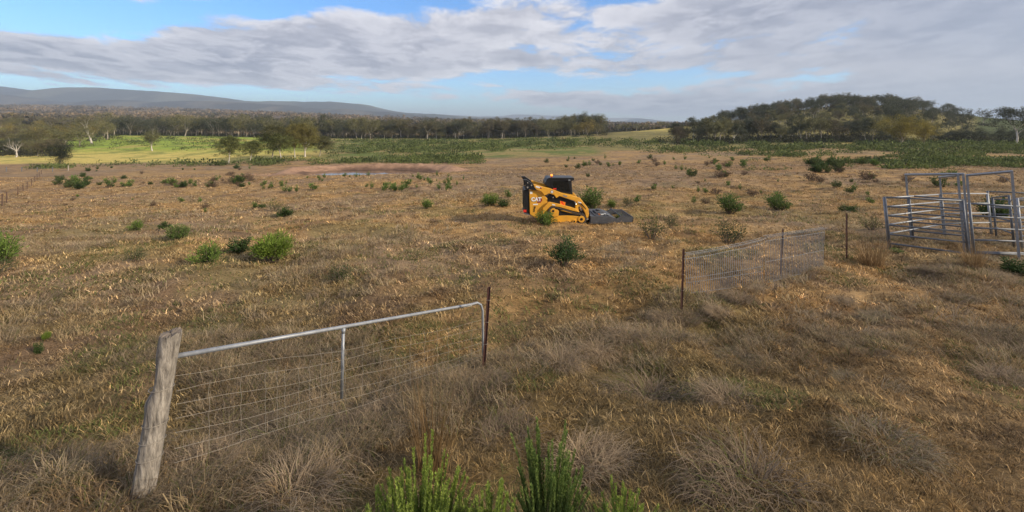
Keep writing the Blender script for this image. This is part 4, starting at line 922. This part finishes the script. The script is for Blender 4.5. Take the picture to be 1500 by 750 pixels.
# ---- farm gate: bent pipe frame, stay, ringlock wires
def farm_gate():
    A = wp(256, 522, 3.38); B = wp(690, 446, 6.65); C0 = wp(707, 455, 6.78); Cb = wp(708, 542, 6.80)
    e = empty('farm_gate', (A.x, A.y, gz(A.x, A.y)), 0, 'galvanised pipe gate with curved end corner and loose netting wires, closing the opening', 'gate')
    o = e.location; L = lambda p: p-o
    k1 = wp(699, 443.5, 6.73); k2 = wp(704.5, 446.5, 6.77)
    b = MB(); b.tube([L(A), L(A.lerp(B, .33)), L(A.lerp(B, .66)), L(B), L(k1), L(k2), L(C0), L(C0.lerp(Cb, .5)), L(Cb)], .0185, 14); b.build('pipe_frame', M['galv'], e, smooth=True)
    t = MB(); p = wp(676, 449.2, 6.54); q = wp(690, 446.3, 6.65); t.tube([L(p), L(q)], .0200, 14); t.build('weld_patch', M['white_tape'], e, smooth=True)
    s0 = A.lerp(B, .402); s1 = Vector((s0.x-.02, s0.y, s0.z-.78)); s = MB(); s.tube([L(s0), L(s1)], .016, 10)
    s.tube([L(s0+Vector((0, 0, -.02))), L(s0+Vector((0, 0, -.07)))], [.024, .017], 10); s.build('stay', M['galv'], e, smooth=True)
    g = random.Random(8); K = 22
    def wire(top_off, wob, sag, x1=1.0):
        pts = []
        for i in range(K+1):
            f = i/K*x1; base = A.lerp(C0, f); drop = top_off*(1+.0*f)+sag*math.sin(math.pi*f)+wob*math.sin(f*17+top_off*9)+g.uniform(-1, 1)*.004
            pts.append(L(base+Vector((0, .012*math.sin(f*11+top_off*5), -drop))))
        return pts
    for i, off in enumerate((.15, .27, .39, .50, .61, .72, .82)):
        w = MB(); w.tube(wire(off, .010, .03*(1 if i % 2 else 1.6)), .0016, 5); w.build('line_wire', M['wire'], e)
    v = MB()
    for f in (.06, .12, .17, .20, .215, .25, .28, .31, .34, .38, .44, .50, .56, .62, .68, .74, .80, .86, .93):
        base = A.lerp(C0, f); x0 = g.uniform(-.01, .01); v.tube([L(base+Vector((x0+.01*math.sin(z*30), 0, -z))) for z in np.linspace(.15 if f > .3 else .24, .84, 7)], .0018, 5)
    v.build('stay_wire', M['wire'], e)
farm_gate()

# ---- sagging mesh panels with rolled tops
def mesh_panel(tl, tr, bl, br, label, sag=0.0, fold=False, x_wires=38):
    """tl.. are world corners; vertical rods, a few rails, triangular rolled top; fold adds the bent lower rails"""
    e = empty('mesh_panel', bl, 0, label, 'fence panel', 'mesh fence panels'); o = Vector(bl)
    side = (tr-tl).normalized(); nrm = Vector((-side.y, side.x, 0)).normalized()
    def P(u, v, off=0.0):
        a = bl.lerp(br, u); b_ = tl.lerp(tr, u); s_ = sag*math.sin(math.pi*u)*v+(.05*math.sin(u*9)*v*abs(sag)*4)
        return a.lerp(b_, v)+Vector((0, 0, -s_))+nrm*off-o
    b = MB()
    for i in range(x_wires+1):
        u = i/x_wires; b.tube([P(u, 0, .02*math.sin(i*1.7)*abs(sag)*3), P(u, .5, .03*math.sin(i*.9)*abs(sag)*4), P(u, 1)], .0062, 5, cap=False)
    b.build('vertical_rods', M['galv_mid'], e)
    r = MB()
    for v in ((0.02, .30, .42, .98) if fold else (.02, .5, .98)):
        r.tube([P(u, v, .03 if fold and v in (.30, .42) else 0) for u in np.linspace(0, 1, 9)], .0042, 6)
    r.build('cross_wires', M['galv_dull'], e)
    t = MB(); n = 20; h = .11; wd = .10
    tri = [(0, 0), (wd*.5, h), (-wd*.5, h)]
    for (dn, dz) in tri[1:]+[(wd*.1, h*.55)]:
        t.tube([P(u, 1, dn)+Vector((0, 0, dz)) for u in np.linspace(-.01, 1.02, 9)], .0042, 6)
    for i in range(x_wires+1):
        u = i/x_wires; p0, p1, p2 = P(u, 1), P(u, 1, wd*.5)+Vector((0, 0, h)), P(u, 1, -wd*.5)+Vector((0, 0, h)); t.tube([p0, p1, p2, p0+Vector((0, 0, .01))], .0034, 5, cap=False)
    t.build('rolled_top', M['galv_dull'], e)
def gp(px_, Y, dz=0.0):
    x = (px_-CX)/FOC*Y; return Vector((x, Y, gz(x, Y)+dz))
b0 = gp(1007, 10.0, -.02); b1 = gp(1117, 11.15, -.02); b2 = gp(1121, 11.2, 0); b3 = gp(1205, 12.4, 0)
def above(p, py_, dx=0.0, dy=0.0): q = Vector(p); q.x += dx; q.y += dy; q.z = (CY-py_)/FOC*q.y; return q
mesh_panel(above(b0, 378, .0, .12), above(b1, 355, .04, .05), b0, b1, 'crumpled sagging wire mesh panel with bent top at the left of the mesh fence', sag=.035, fold=True)
mesh_panel(above(b2, 352), above(b3, 339, .05), b2, b3, 'straighter wire mesh panel with rolled top at the right of the mesh fence', sag=.0)

# ---- steel cattle pens
def rail_panel(p0, p1, h0, h1, label, n=5, skid=False, mm='galv_dull', rad=.030, lean=-.10, leg=.12, cat='cattle fence', name='cattle_fence', low=.30):  # light painted per panel: paler steel for sunlit rails, darker for shaded ones
    """two uprights and horizontal rails; p0, p1 ground points; lean shears the uprights sideways"""
    e = empty(name, p0, 0, label, cat, 'steel pen panels'); o = Vector(p0)
    def U(p, z): return p+Vector((lean*z, 0, z))-o
    for p, h in ((p0, h0), (p1, h1)):
        b = MB(); b.tube([U(p, -.05), U(p, h)], rad*1.15, 10); b.build('upright', M[mm], e, smooth=True)
    for i in range(n):
        f = low+(1-low)*i/(n-1)-.012; b = MB(); b.tube([U(p0, h0*f), U(p1, h1*f)], rad*.9, 10); b.build('rail', M[mm], e, smooth=True)
    if skid:
        b = MB(); b.tube([U(p0, h0*.11)+Vector((.05, 0, 0)), U(p1, h1*.10)], rad, 10); b.build('skid_rail', M[mm], e, smooth=True)
    for p, h in ((p0, h0), (p1, h1)):
        b = MB(); 
        for f in (.42, .86): c = U(p, h*f); b.box((c.x-.03, c.y-.012, c.z-.04), (c.x+.03, c.y+.012, c.z+.04))
        b.build('pin_lug', M['galv_dull'], e)
def hh(p, py_): return (CY-py_)/FOC*p.y-p.z
a0 = gp(1304, 14.6); a1 = gp(1419, 13.9); cB = gp(1383, 17.3); dB = gp(1452, 17.6); eB = gp(1560, 17.2); g0 = gp(1338, 16.1); g1 = gp(1419, 14.75); h0_ = gp(1428, 13.35); h1_ = gp(1525, 13.5)
rail_panel(a0, a1, hh(a0, 288), hh(a1, 293), 'front left pen panel of five grey rails and a skid rail, nearest the lone picket', skid=True)
rail_panel(a0+Vector((.06, .12, 0)), cB, hh(a0, 290), hh(cB, 284), 'pen side panel with brightly lit rails running back from the left corner', mm='galv', n=5)
rail_panel(cB+Vector((.1, .05, 0)), dB, hh(cB, 283), hh(dB, 283), 'rear pen panel with pale lit rails behind the middle gate frame', mm='galv', n=4)
rail_panel(dB+Vector((.08, .05, 0)), eB, hh(dB, 280), hh(eB, 284), 'dark rear pen panel in front of the green bush at the right', n=5)
rail_panel(g0, g1, hh(g0, 286), hh(g1, 292), 'swing gate of the pens hung inside the left tall frame', n=5, low=.22, rad=.030, name='pen_gate', cat='gate')
rail_panel(h0_, h1_, hh(h0_, 297), hh(h1_, 303), 'front right pen panel cut off by the right edge of the view', n=5, low=.14, skid=True)
k0 = gp(1486, 14.6); k1 = gp(1454, 17.0)
rail_panel(k1+Vector((.05, -.1, 0)), k0, hh(k1, 288), hh(k0, 286), 'inner dark pen panel between the rear corner and the right frame', n=4)
l0 = gp(1498, 14.4); l1 = gp(1580, 16.4)
rail_panel(l0, l1, hh(l0, 290), hh(l1, 283), 'pen panel with bright rails running back at the right edge', mm='galv', n=5)
def gate_frame(p0, p1, t0, t1, label, brace=(True, True)):
    e = empty('gate_frame', p0, 0, label, 'gate frame', 'tall pen gate frames'); o = Vector(p0); ln_ = -.085
    def U(p, z): return p+Vector((ln_*z, 0, z))-o
    H0, H1 = hh(p0, t0), hh(p1, t1)
    for p, H in ((p0, H0), (p1, H1)):
        b = MB(); c0, c1 = U(p, -.1), U(p, H); b.tube([c0, c1], .042, 4); b.build('upright', M['galv'], e)
    b = MB(); b.tube([U(p0, H0-.02)+Vector((-.03, 0, 0)), U(p1, H1-.02)+Vector((.03, 0, 0))], .042, 4); b.build('top_beam', M['galv'], e)
    for k, (p, q, H, Hq) in enumerate(((p0, p1, H0, H1), (p1, p0, H1, H0))):
        if brace[k]:
            b = MB(); dirv = (q-p).normalized(); pts = [U(p, H-.38)+dirv*.02, U(p, H-.20)+dirv*.16, U(p, H-.05)+dirv*.42]; b.tube(pts, .010, 6); b.build('brace', M['galv_dull'], e)
f0 = gp(1335, 16.2); f1 = gp(1421, 14.1); f2 = gp(1493, 13.2); f3 = gp(1384, 17.2)
gate_frame(f0, f1, 255, 254, 'left tall steel gate frame spanning above the swing gate', (True, False))
gate_frame(f1+Vector((.07, -.05, 0)), f2, 256, 250, 'right tall steel gate frame with a curved brace in its upper right corner', (False, True))
gate_frame(f3, f1+Vector((-.05, .12, 0)), 259, 256, 'rear tall frame upright joined back to the centre post of the pens', (False, False))

# ---- old wire fence far left
def far_fence():
    cs = [(3, 302), (10, 297.5), (26, 286), (34, 280.5), (40, 276.5), (46, 272), (51, 267), (54.5, 262.5), (58, 258.5), (61, 255)]
    pts = [ground_at(*c) for c in cs]; pts = [pts[0]+(pts[0]-pts[2])*.9, pts[0]+(pts[0]-pts[2])*.45]+pts
    for p in pts: p.z = gz(p.x, p.y)
    e = empty('wire_fence', pts[2], 0, 'old brown wire fence with thin posts running away at the far left', 'fence'); o = e.location; g = random.Random(2)
    tops = []
    for p in pts:
        h = 1.05+g.uniform(-.08, .1); lx = g.uniform(-.06, .06); b = MB(); b.tube([p-o-Vector((0, 0, .2)), p-o+Vector((lx, 0, h))], .045, 6); b.build('post', M['old_rust'], e); tops.append(p-o+Vector((lx*.8, 0, 0)))
    for z in (.25, .5, .75, .98):
        b = MB(); b.tube([t+Vector((0, 0, z)) for t in tops], .010, 4); b.build('line_wire', M['old_rust'], e)
    # small steel gate and strainer posts where the fences meet
    q = ground_at(62, 251.5); q.z = gz(q.x, q.y); e2 = empty('strainer_fence', q, 0, 'short grey timber rail fence crossing at the far end of the wire fence', 'fence')
    for i in range(5):
        x = q.x-14+i*4.2; z = gz(x, q.y); b = MB(); b.tube([Vector((x, q.y, z-.2))-q, Vector((x, q.y, z+1.25))-q], .09, 7); b.build('post', M['galv_dull'], e2)
    for z_ in (.5, .9):
        b = MB(); b.tube([Vector((q.x-14+i*4.2, q.y, gz(q.x-14+i*4.2, q.y)+z_))-q for i in range(5)], .03, 5); b.build('line_wire', M['galv_dull'], e2)
far_fence()
pq = ground_at(100, 250); e = empty('fence_post', (pq.x, pq.y, gz(pq.x, pq.y)), 0, 'pale short timber post at the right foot of the dark rounded tree', 'fence post')
b = MB(); b.tube([(0, 0, -.2), (.03, 0, 1.5)], .13, 8); b.build('post', M['bark_pale'], e); b = MB(); b.tube([(0, .0, 1.2), (.14, .02, 1.22)], .02, 6); b.build('bracket', M['galv_dull'], e)

# ------------------------------------------------------------ compact track loader
M['yellow'] = mat('machine yellow', (.80, .39, .025), .5, noise=.3, nscale=3.5, dark=(.60, .29, .035), spec=.5)
M['black'] = mat('black steel', (.012, .012, .013), .42, noise=.3, nscale=12)
M['rubber'] = mat('dusty rubber', (.035, .030, .026), .9, noise=.5, nscale=14, dark=(.10, .07, .045))
M['glass'] = mat('dark cab glass', (.008, .010, .011), .06)
M['white'] = mat('white decal', (.80, .80, .78), .5)
M['red'] = mat('dark red decal', (.26, .015, .02), .5)
M['orange'] = mat('orange warning decal', (.85, .22, .01), .5)
M['redsign'] = mat('bright red decal', (.75, .03, .01), .5)
M['chrome'] = mat('polished pin', (.75, .74, .70), .25, metal=.8)
M['deck'] = mat('worn dark grey steel', (.085, .09, .10), .6, noise=.55, nscale=5, dark=(.045, .045, .05), bump=.2)
M['grey_decal'] = mat('grey decal', (.22, .23, .25), .5)
M['beacon'] = mat('lit orange beacon', (1.0, .20, .02), .4, emit=3.0)
def loader():
    Yc = 21.85; xr = (815-CX)/FOC*21.0; zg = gz(xr, 21.0); base = Vector((xr, Yc, -4.62)); 
    zoff = 0.0; e = empty('track_loader', base, R(2.0), 'yellow compact track loader with black cab and lit beacon on the dry paddock', 'loader')
    def c(u, v): return (.003777*u-2.0, 2.533-.003777*v)
    def PR(name, pts, y0, y1, m, parent=None, bevel=.012): b = MB(); b.prism([c(*p) for p in pts], y0, y1); return b.build(name, M[m], parent or e, bevel=bevel)
    W = .86        # half width over the tracks
    # main rear body
    body = PR('body', [(172, 262), (330, 266), (370, 318), (410, 362), (405, 408), (440, 402), (500, 420), (500, 560), (430, 640), (270, 615), (180, 565)], -.74, .74, 'yellow', bevel=.02)
    hood = PR('engine_hood', [(172, 258), (250, 240), (330, 262), (330, 268), (172, 266)], -.60, .60, 'yellow')
    g = PR('rear_door', [(108, 246), (170, 240), (170, 566), (150, 566), (110, 545)], -.70, .70, 'black', bevel=.015)
    sl_ = MB()
    for i in range(15): z = c(0, 268+i*15)[1]; sl_.box((c(103, 0)[0], -.52, z-.012), (c(108, 0)[0]+.01, .52, z+.012))
    sl_.build('louvres', M['black'], g)
    b = MB(); b.box((c(102, 0)[0]-.02, -.69, c(0, 535)[1]), (c(135, 0)[0], -.705-.02, c(0, 505)[1])); b.build('tail_light', M['redsign'], g)
    PR('rear_bumper', [(100, 545), (190, 568), (250, 580), (235, 596), (180, 575), (108, 558)], -.72, .72, 'galv_dull')
    # black inner chassis under the cab
    PR('side_panel', [(395, 345), (440, 300), (500, 300), (560, 330), (765, 398), (800, 470), (760, 500), (600, 470), (420, 402)], -.72, .72, 'black')
    for sgn in (-1, 1):
        y0, y1 = (-W, -W+.13) if sgn < 0 else (W-.13, W)
        y0b, y1b = (-W+.0, -.42) if sgn < 0 else (.42, W)
        arm = PR('lift_arm', [(222, 166), (335, 198), (450, 228), (600, 288), (828, 348), (868, 398), (938, 488), (946, 560), (934, 612), (908, 604), (894, 540), (862, 470), (822, 415), (780, 394), (690, 366), (560, 322), (522, 350), (492, 308), (425, 288), (392, 306), (366, 316), (330, 266), (262, 240), (236, 206)], y0, y1, 'yellow', bevel=.018)
        PR('arm_linkage', [(800, 428), (850, 436), (905, 510), (912, 540), (894, 545), (850, 470), (812, 455), (805, 478), (820, 540), (770, 500), (770, 450)], y0+.03 if sgn < 0 else y0-.02, y1+.02 if sgn < 0 else y1-.03, 'yellow', arm)
        PR('arm_edge', [(800, 404), (850, 420), (908, 490), (903, 500), (845, 436), (800, 416)], y0-.006 if sgn < 0 else y1, y0 if sgn < 0 else y1+.006, 'black', arm, bevel=0)
        PR('tower_hinge', [(88, 112), (138, 110), (222, 168), (268, 244), (125, 236), (122, 168)], y0+.015 if sgn < 0 else y0-.05, y1+.05 if sgn < 0 else y1-.015, 'black')
        for (u, v, r_) in ((200, 182, .035), (148, 208, .042), (480, 342, .028), (926, 622, .05), (150, 150, .03)):
            b = MB(); x, z = c(u, v); yy = y0-.01 if sgn < 0 else y1+.01; b.tube([(x, yy, z), (x, yy+.06*(-sgn), z)], r_, 14); b.build('pivot_pin', M['chrome'], arm)
        cyl = MB(); p1, p2, p3 = c(470, 335), c(640, 420), c(800, 480); yy = (-W+.2) if sgn < 0 else (W-.2)
        cyl.tube([(p1[0], yy, p1[1]), (p2[0], yy, p2[1])], .045, 10); cyl.tube([(p2[0], yy, p2[1]), (p3[0], yy, p3[1])], .024, 10); cyl.build('lift_ram', M['black'], arm, smooth=True)
        t2 = MB(); q1, q2 = c(832, 468), c(868, 548); t2.tube([(q1[0], yy, q1[1]), (q2[0], yy, q2[1])], .03, 8); t2.build('tilt_ram', M['chrome'], arm, smooth=True)
        # fender, undercarriage, track
        PR('fender', [(420, 402), (440, 402), (600, 438), (770, 486), (828, 532), (800, 532), (700, 506), (560, 464), (450, 452), (400, 500), (345, 560), (345, 480)], y0b, y1b, 'yellow', bevel=.015)
        tr = PR('track_frame', [(498, 604), (545, 582), (640, 578), (760, 582), (838, 592), (852, 640), (800, 650), (700, 668), (640, 664), (505, 660), (420, 650), (420, 610)], y0b+.03, y1b-.03, 'yellow', bevel=.015)
        PR('final_drive', [(488, 492), (540, 500), (556, 520), (548, 580), (498, 598), (440, 560), (440, 510)], y0b+.02, y1b-.02, 'yellow', tr)
        for (u, v, r_) in ((848, 624, .165), (755, 652, .10), (680, 660, .085), (560, 664, .085), (430, 640, .15), (480, 515, .14)):
            x, z = c(u, v); yo = y0b-.006 if sgn < 0 else y1b+.006
            b = MB(); b.tube([(x, yo, z), (x, yo-sgn*.16, z)], r_, 20); w = b.build('road_wheel', M['yellow'], tr, bevel=.01)
            b = MB(); b.tube([(x, yo+sgn*.012, z), (x, yo-sgn*.02, z)], r_*.42, 14); b.build('hub', M['black'], w)
        PR('inner_guard', [(440, 500), (560, 520), (840, 590), (840, 640), (440, 650)], y0b+.10, y1b-.10, 'black', tr)
        # rubber track: closed belt with lugs
        loop = []
        def arc(u, v, r_, a0, a1, n):
            x, z = c(u, v); return [(x+r_*math.cos(math.radians(a)), z+r_*math.sin(math.radians(a))) for a in np.linspace(a0, a1, n)]
        loop += arc(848, 624, .20, -100, 68, 12); loop += arc(480, 505, .165, 76, 170, 8); loop += arc(430, 640, .17, 178, 262, 8)
        seg = []; n = len(loop)
        for i in range(n):
            a, b_ = Vector(loop[i]), Vector(loop[(i+1) % n]); m_ = max(1, int((b_-a).length/.05))
            for k in range(m_): seg.append(a.lerp(b_, k/m_))
        b = MB(); N_ = len(seg); ya, yb = (-W-.005, -.46) if sgn < 0 else (.46, W+.005); V = []; F = []
        for i in range(N_):
            t = (seg[(i+1) % N_]-seg[i-1]).normalized(); nn = Vector((t.y, -t.x)); out = .035 if (i//1) % 2 else .066
            p, q = seg[i]+nn*out, seg[i]-nn*.03
            V += [(p.x, ya, p.y), (p.x, yb, p.y), (q.x, yb, q.y), (q.x, ya, q.y)]
        for i in range(N_):
            j = (i+1) % N_
            for k in range(4): F.append((i*4+k, i*4+(k+1) % 4, j*4+(k+1) % 4, j*4+k))
        b.add(V, F); b.build('rubber_track', M['rubber'], tr)
    # cab
    cab = PR('cab', [(470, 240), (384, 196), (388, 160), (410, 118), (455, 98), (752, 100), (752, 138), (735, 142), (752, 320), (600, 292)], -.52, .52, 'black', bevel=.03)
    PR('roof', [(405, 112), (440, 94), (768, 96), (768, 130), (738, 134), (450, 108)], -.56, .56, 'black', cab, bevel=.02)
    for sgn in (-1, 1):
        ya, yb = (-.535, -.522) if sgn < 0 else (.522, .535)
        wd = PR('side_window', [(478, 140), (690, 142), (716, 284), (600, 262), (482, 222)], ya, yb, 'glass', cab, bevel=0)
        PR('window_guard', [(468, 132), (480, 132), (484, 226), (470, 226)], ya-.01, yb, 'black', wd, bevel=0)
    rr_ = MB(); rr_.tube([(c(400, 0)[0], -.45, c(0, 200)[1]), (c(396, 0)[0], -.45, c(0, 165)[1]), (c(420, 0)[0], -.45, c(0, 120)[1]), (c(455, 0)[0], -.45, c(0, 98)[1])], .028, 8); rr_.build('rear_pillar', M['grey_decal'], cab, smooth=True)
    b = MB(); x, z = c(705, 128); b.box((x-.06, -.60, z-.02), (x+.04, -.565, z+.03)); b.build('work_light', M['galv'], cab)
    b = MB(); x, z = c(510, 242); b.box((x-.08, -.60, z-.02), (x+.08, -.54, z+.035)); b.build('side_marker', M['redsign'], cab)
    x, z = c(478, 90); b = MB(); b.tube([(x, -.3, z-.03), (x, -.3, z+.04)], .04, 12); bs = b.build('beacon_base', M['black'], e)
    b = MB(); b.tube([(x, -.3, z+.04), (x, -.3, z+.10), (x, -.3, z+.125)], [.055, .05, .02], 14); b.build('beacon_lamp', M['beacon'], bs, smooth=True)
    # quick coupler
    PR('coupler', [(918, 560), (948, 548), (976, 560), (976, 660), (930, 655), (905, 640)], -.60, .60, 'black')
    # decals
    def flat(name, pts, m, parent=body, off=.004, y=-.74): return PR(name, pts, y-off, y-off+.003, m, parent, bevel=0)
    flat('decal_backing', [(280, 346), (322, 340), (342, 378), (322, 412), (276, 414)], 'red')
    flat('white_decal', [(182, 268), (214, 268), (214, 298), (182, 298)], 'white'); flat('plate_decal', [(222, 428), (285, 426), (285, 440), (222, 442)], 'white', off=.005)
    def text(s_, u, v, size, m, parent, y, ex=.004, sx=1.0, rot=0.0, bold=.0):
        cu = bpy.data.curves.new('lettering', 'FONT'); cu.body = s_; cu.size = size; cu.extrude = ex; cu.offset = bold; cu.align_x = 'CENTER'; cu.align_y = 'CENTER'
        to = bpy.data.objects.new('tmp', cu); col.objects.link(to); bpy.context.view_layer.update()
        me = bpy.data.meshes.new_from_object(to.evaluated_get(bpy.context.evaluated_depsgraph_get())); bpy.data.objects.remove(to)
        me.materials.clear(); me.materials.append(M[m]); o = link('lettering', me, parent); x, z = c(u, v); o.location = (x, y, z); o.rotation_euler = (R(90), -rot, 0); o.scale = (sx, 1, 1)
        return o
    text('CAT', 264, 370, .255, 'white', body, -.755, bold=.012, sx=.98)
    PR('triangle_mark', [(254, 394), (266, 376), (280, 394)], -.768, -.765, 'yellow', body, bevel=0)
    text('7', 243, 480, .17, 'black', body, -.755, bold=.008, sx=1.25); text('3', 236, 515, .17, 'black', body, -.755, bold=.006, sx=.9)
    armn = [o for o in e.children if o.name.startswith('lift_arm')][0]
    PR('model_plate', [(254, 188), (330, 208), (330, 228), (254, 208)], -W-.006, -W-.001, 'white', armn, bevel=0)
    PR('model_stripe', [(308, 206), (330, 211), (330, 228), (308, 222)], -W-.010, -W-.007, 'red', armn, bevel=0)
    PR('grey_marking', [(610, 308), (660, 320), (660, 336), (610, 322)], -W-.006, -W-.001, 'grey_decal', armn, bevel=0)
    PR('white_marking', [(800, 396), (845, 404), (845, 424), (800, 412)], -W-.006, -W-.001, 'white', armn, bevel=0)
    b = MB(); x, z = c(464, 268); b.tube([(x, -W-.006, z), (x, -W, z)], .075, 16); b.build('round_decal', M['grey_decal'], armn)
    b = MB(); b.tube([(x, -W-.010, z), (x, -W-.006, z)], .045, 16); b.build('round_decal', M['white'], armn)
    sp = [o for o in e.children if o.name.startswith('side_panel')][0]
    sg = PR('warning_sign', [(574, 388), (646, 408), (640, 458), (574, 438)], -.732, -.724, 'orange', sp, bevel=0)
    PR('warning_bolt', [(588, 396), (606, 400), (612, 420), (632, 440), (628, 448), (612, 444), (604, 424), (586, 408)], -.737, -.734, 'redsign', sg, bevel=0)
    PR('fender_decal', [(466, 424), (505, 432), (505, 446), (466, 438)], -W-.006, -W-.001, 'white', e, bevel=0)
    return e, base
LD, LBASE = loader()

def slasher():
    """broad rotary slasher carried on the front of the loader"""
    o = Vector((LBASE.x, LBASE.y+.05, LBASE.z)); e = empty('slasher_deck', o, R(2.0), 'dark grey rotary slasher deck with open front guard on the front of the loader', 'slasher')
    def c(u, v): return ((u/12.5+25)/30, (46-v/12.5)/30)
    x0 = c(300, 0)[0]; x1 = c(650, 0)[0]; x2 = c(750, 0)[0]; x3 = c(1080, 0)[0]; W = .98
    b = MB(); n = 1
    b.add([(x0, -W, .33), (x1, -W, .33), (x2+.05, -W, .22), (x2+.05, W, .22), (x1, W, .33), (x0, W, .33), (x0, -W, .02), (x1, -W, .02), (x2+.05, -W, .02), (x2+.05, W, .02), (x1, W, .02), (x0, W, .02)],
          [(0, 1, 4, 5), (1, 2, 3, 4), (6, 7, 1, 0), (7, 8, 2, 1), (11, 10, 4, 5), (10, 9, 3, 4), (6, 11, 5, 0), (8, 9, 3, 2), (6, 7, 10, 11), (7, 8, 9, 10)])
    dk = b.build('deck', M['deck'], e, bevel=.01)
    b = MB()
    for x in (x0+.25, x0+.75, x1-.05): b.box((x-.02, -W+.02, .33), (x+.02, W-.02, .37))
    b.build('stiffener', M['deck'], dk)
    b = MB(); b.box((x0+.38, -.35, .335), (x0+.85, .35, .42)); b.tube([(x0+.6, 0, .42), (x0+.6, 0, .5)], .13, 16); b.build('gearbox', M['deck'], e, bevel=.03)
    b = MB(); b.box((x0+.56, -W+.25, .34), (x0+.82, -W+.42, .40)); b.build('white_plate', M['white'], e, bevel=.01)
    b = MB(); b.box((x0+.46, -W+.27, .34), (x0+.545, -W+.40, .385)); b.build('amber_reflector', M['orange'], e)
    b = MB(); b.tube([(x0+.2, -W+.1, .36), (x0+.6, -W+.15, .44), (x0+.95, -W+.05, .38)], .018, 8); b.build('hydraulic_hose', M['galv_dull'], e, smooth=True)
    # guard: side plates, top bar and hanging mesh
    for sgn in (-1, 1):
        ya, yb = (-W-.004, -W+.02) if sgn < 0 else (W-.02, W+.004)
        b = MB(); b.prism([(x2+.02, .02), (x2+.02, .18), (x2+.30, .32), (x3, .27), (x3+.02, .14), (x3-.10, .02)], ya, yb); b.build('guard_plate', M['deck'], e, bevel=.008)
    b = MB(); b.tube([(x2+.30, -W, .32), (x2+.30, W, .32)], .03, 8); b.tube([(x3, -W, .27), (x3, W, .27)], .03, 8); b.tube([(x3-.05, -W, .06), (x3-.05, W, .06)], .03, 8)
    for y in np.linspace(-W, W, 9): b.tube([(x2+.30, y, .32), (x3, y, .27), (x3-.05, y, .06)], .012, 6)
    b.build('guard_bars', M['deck'], e)
    b = MB()
    for k in range(26):
        y = -W+.04+k*(2*W-.08)/25; b.tube([(x3+.02, y, .26), (x3+.03, y, .2), (x3+.0, y, .03)], .014, 5)
    b.build('chain_curtain', M['black'], e)
    b = MB(); b.box((x0-.12, -.62, .04), (x0+.04, .62, .50)); b.build('mount_frame', M['black'], e, bevel=.01)
    b = MB()
    for y in (-W+.03, W-.03): b.box((x0-.05, y-.03, -.03), (x2+.2, y+.03, .02))
    b.build('skid_shoe', M['deck'], e)
slasher()
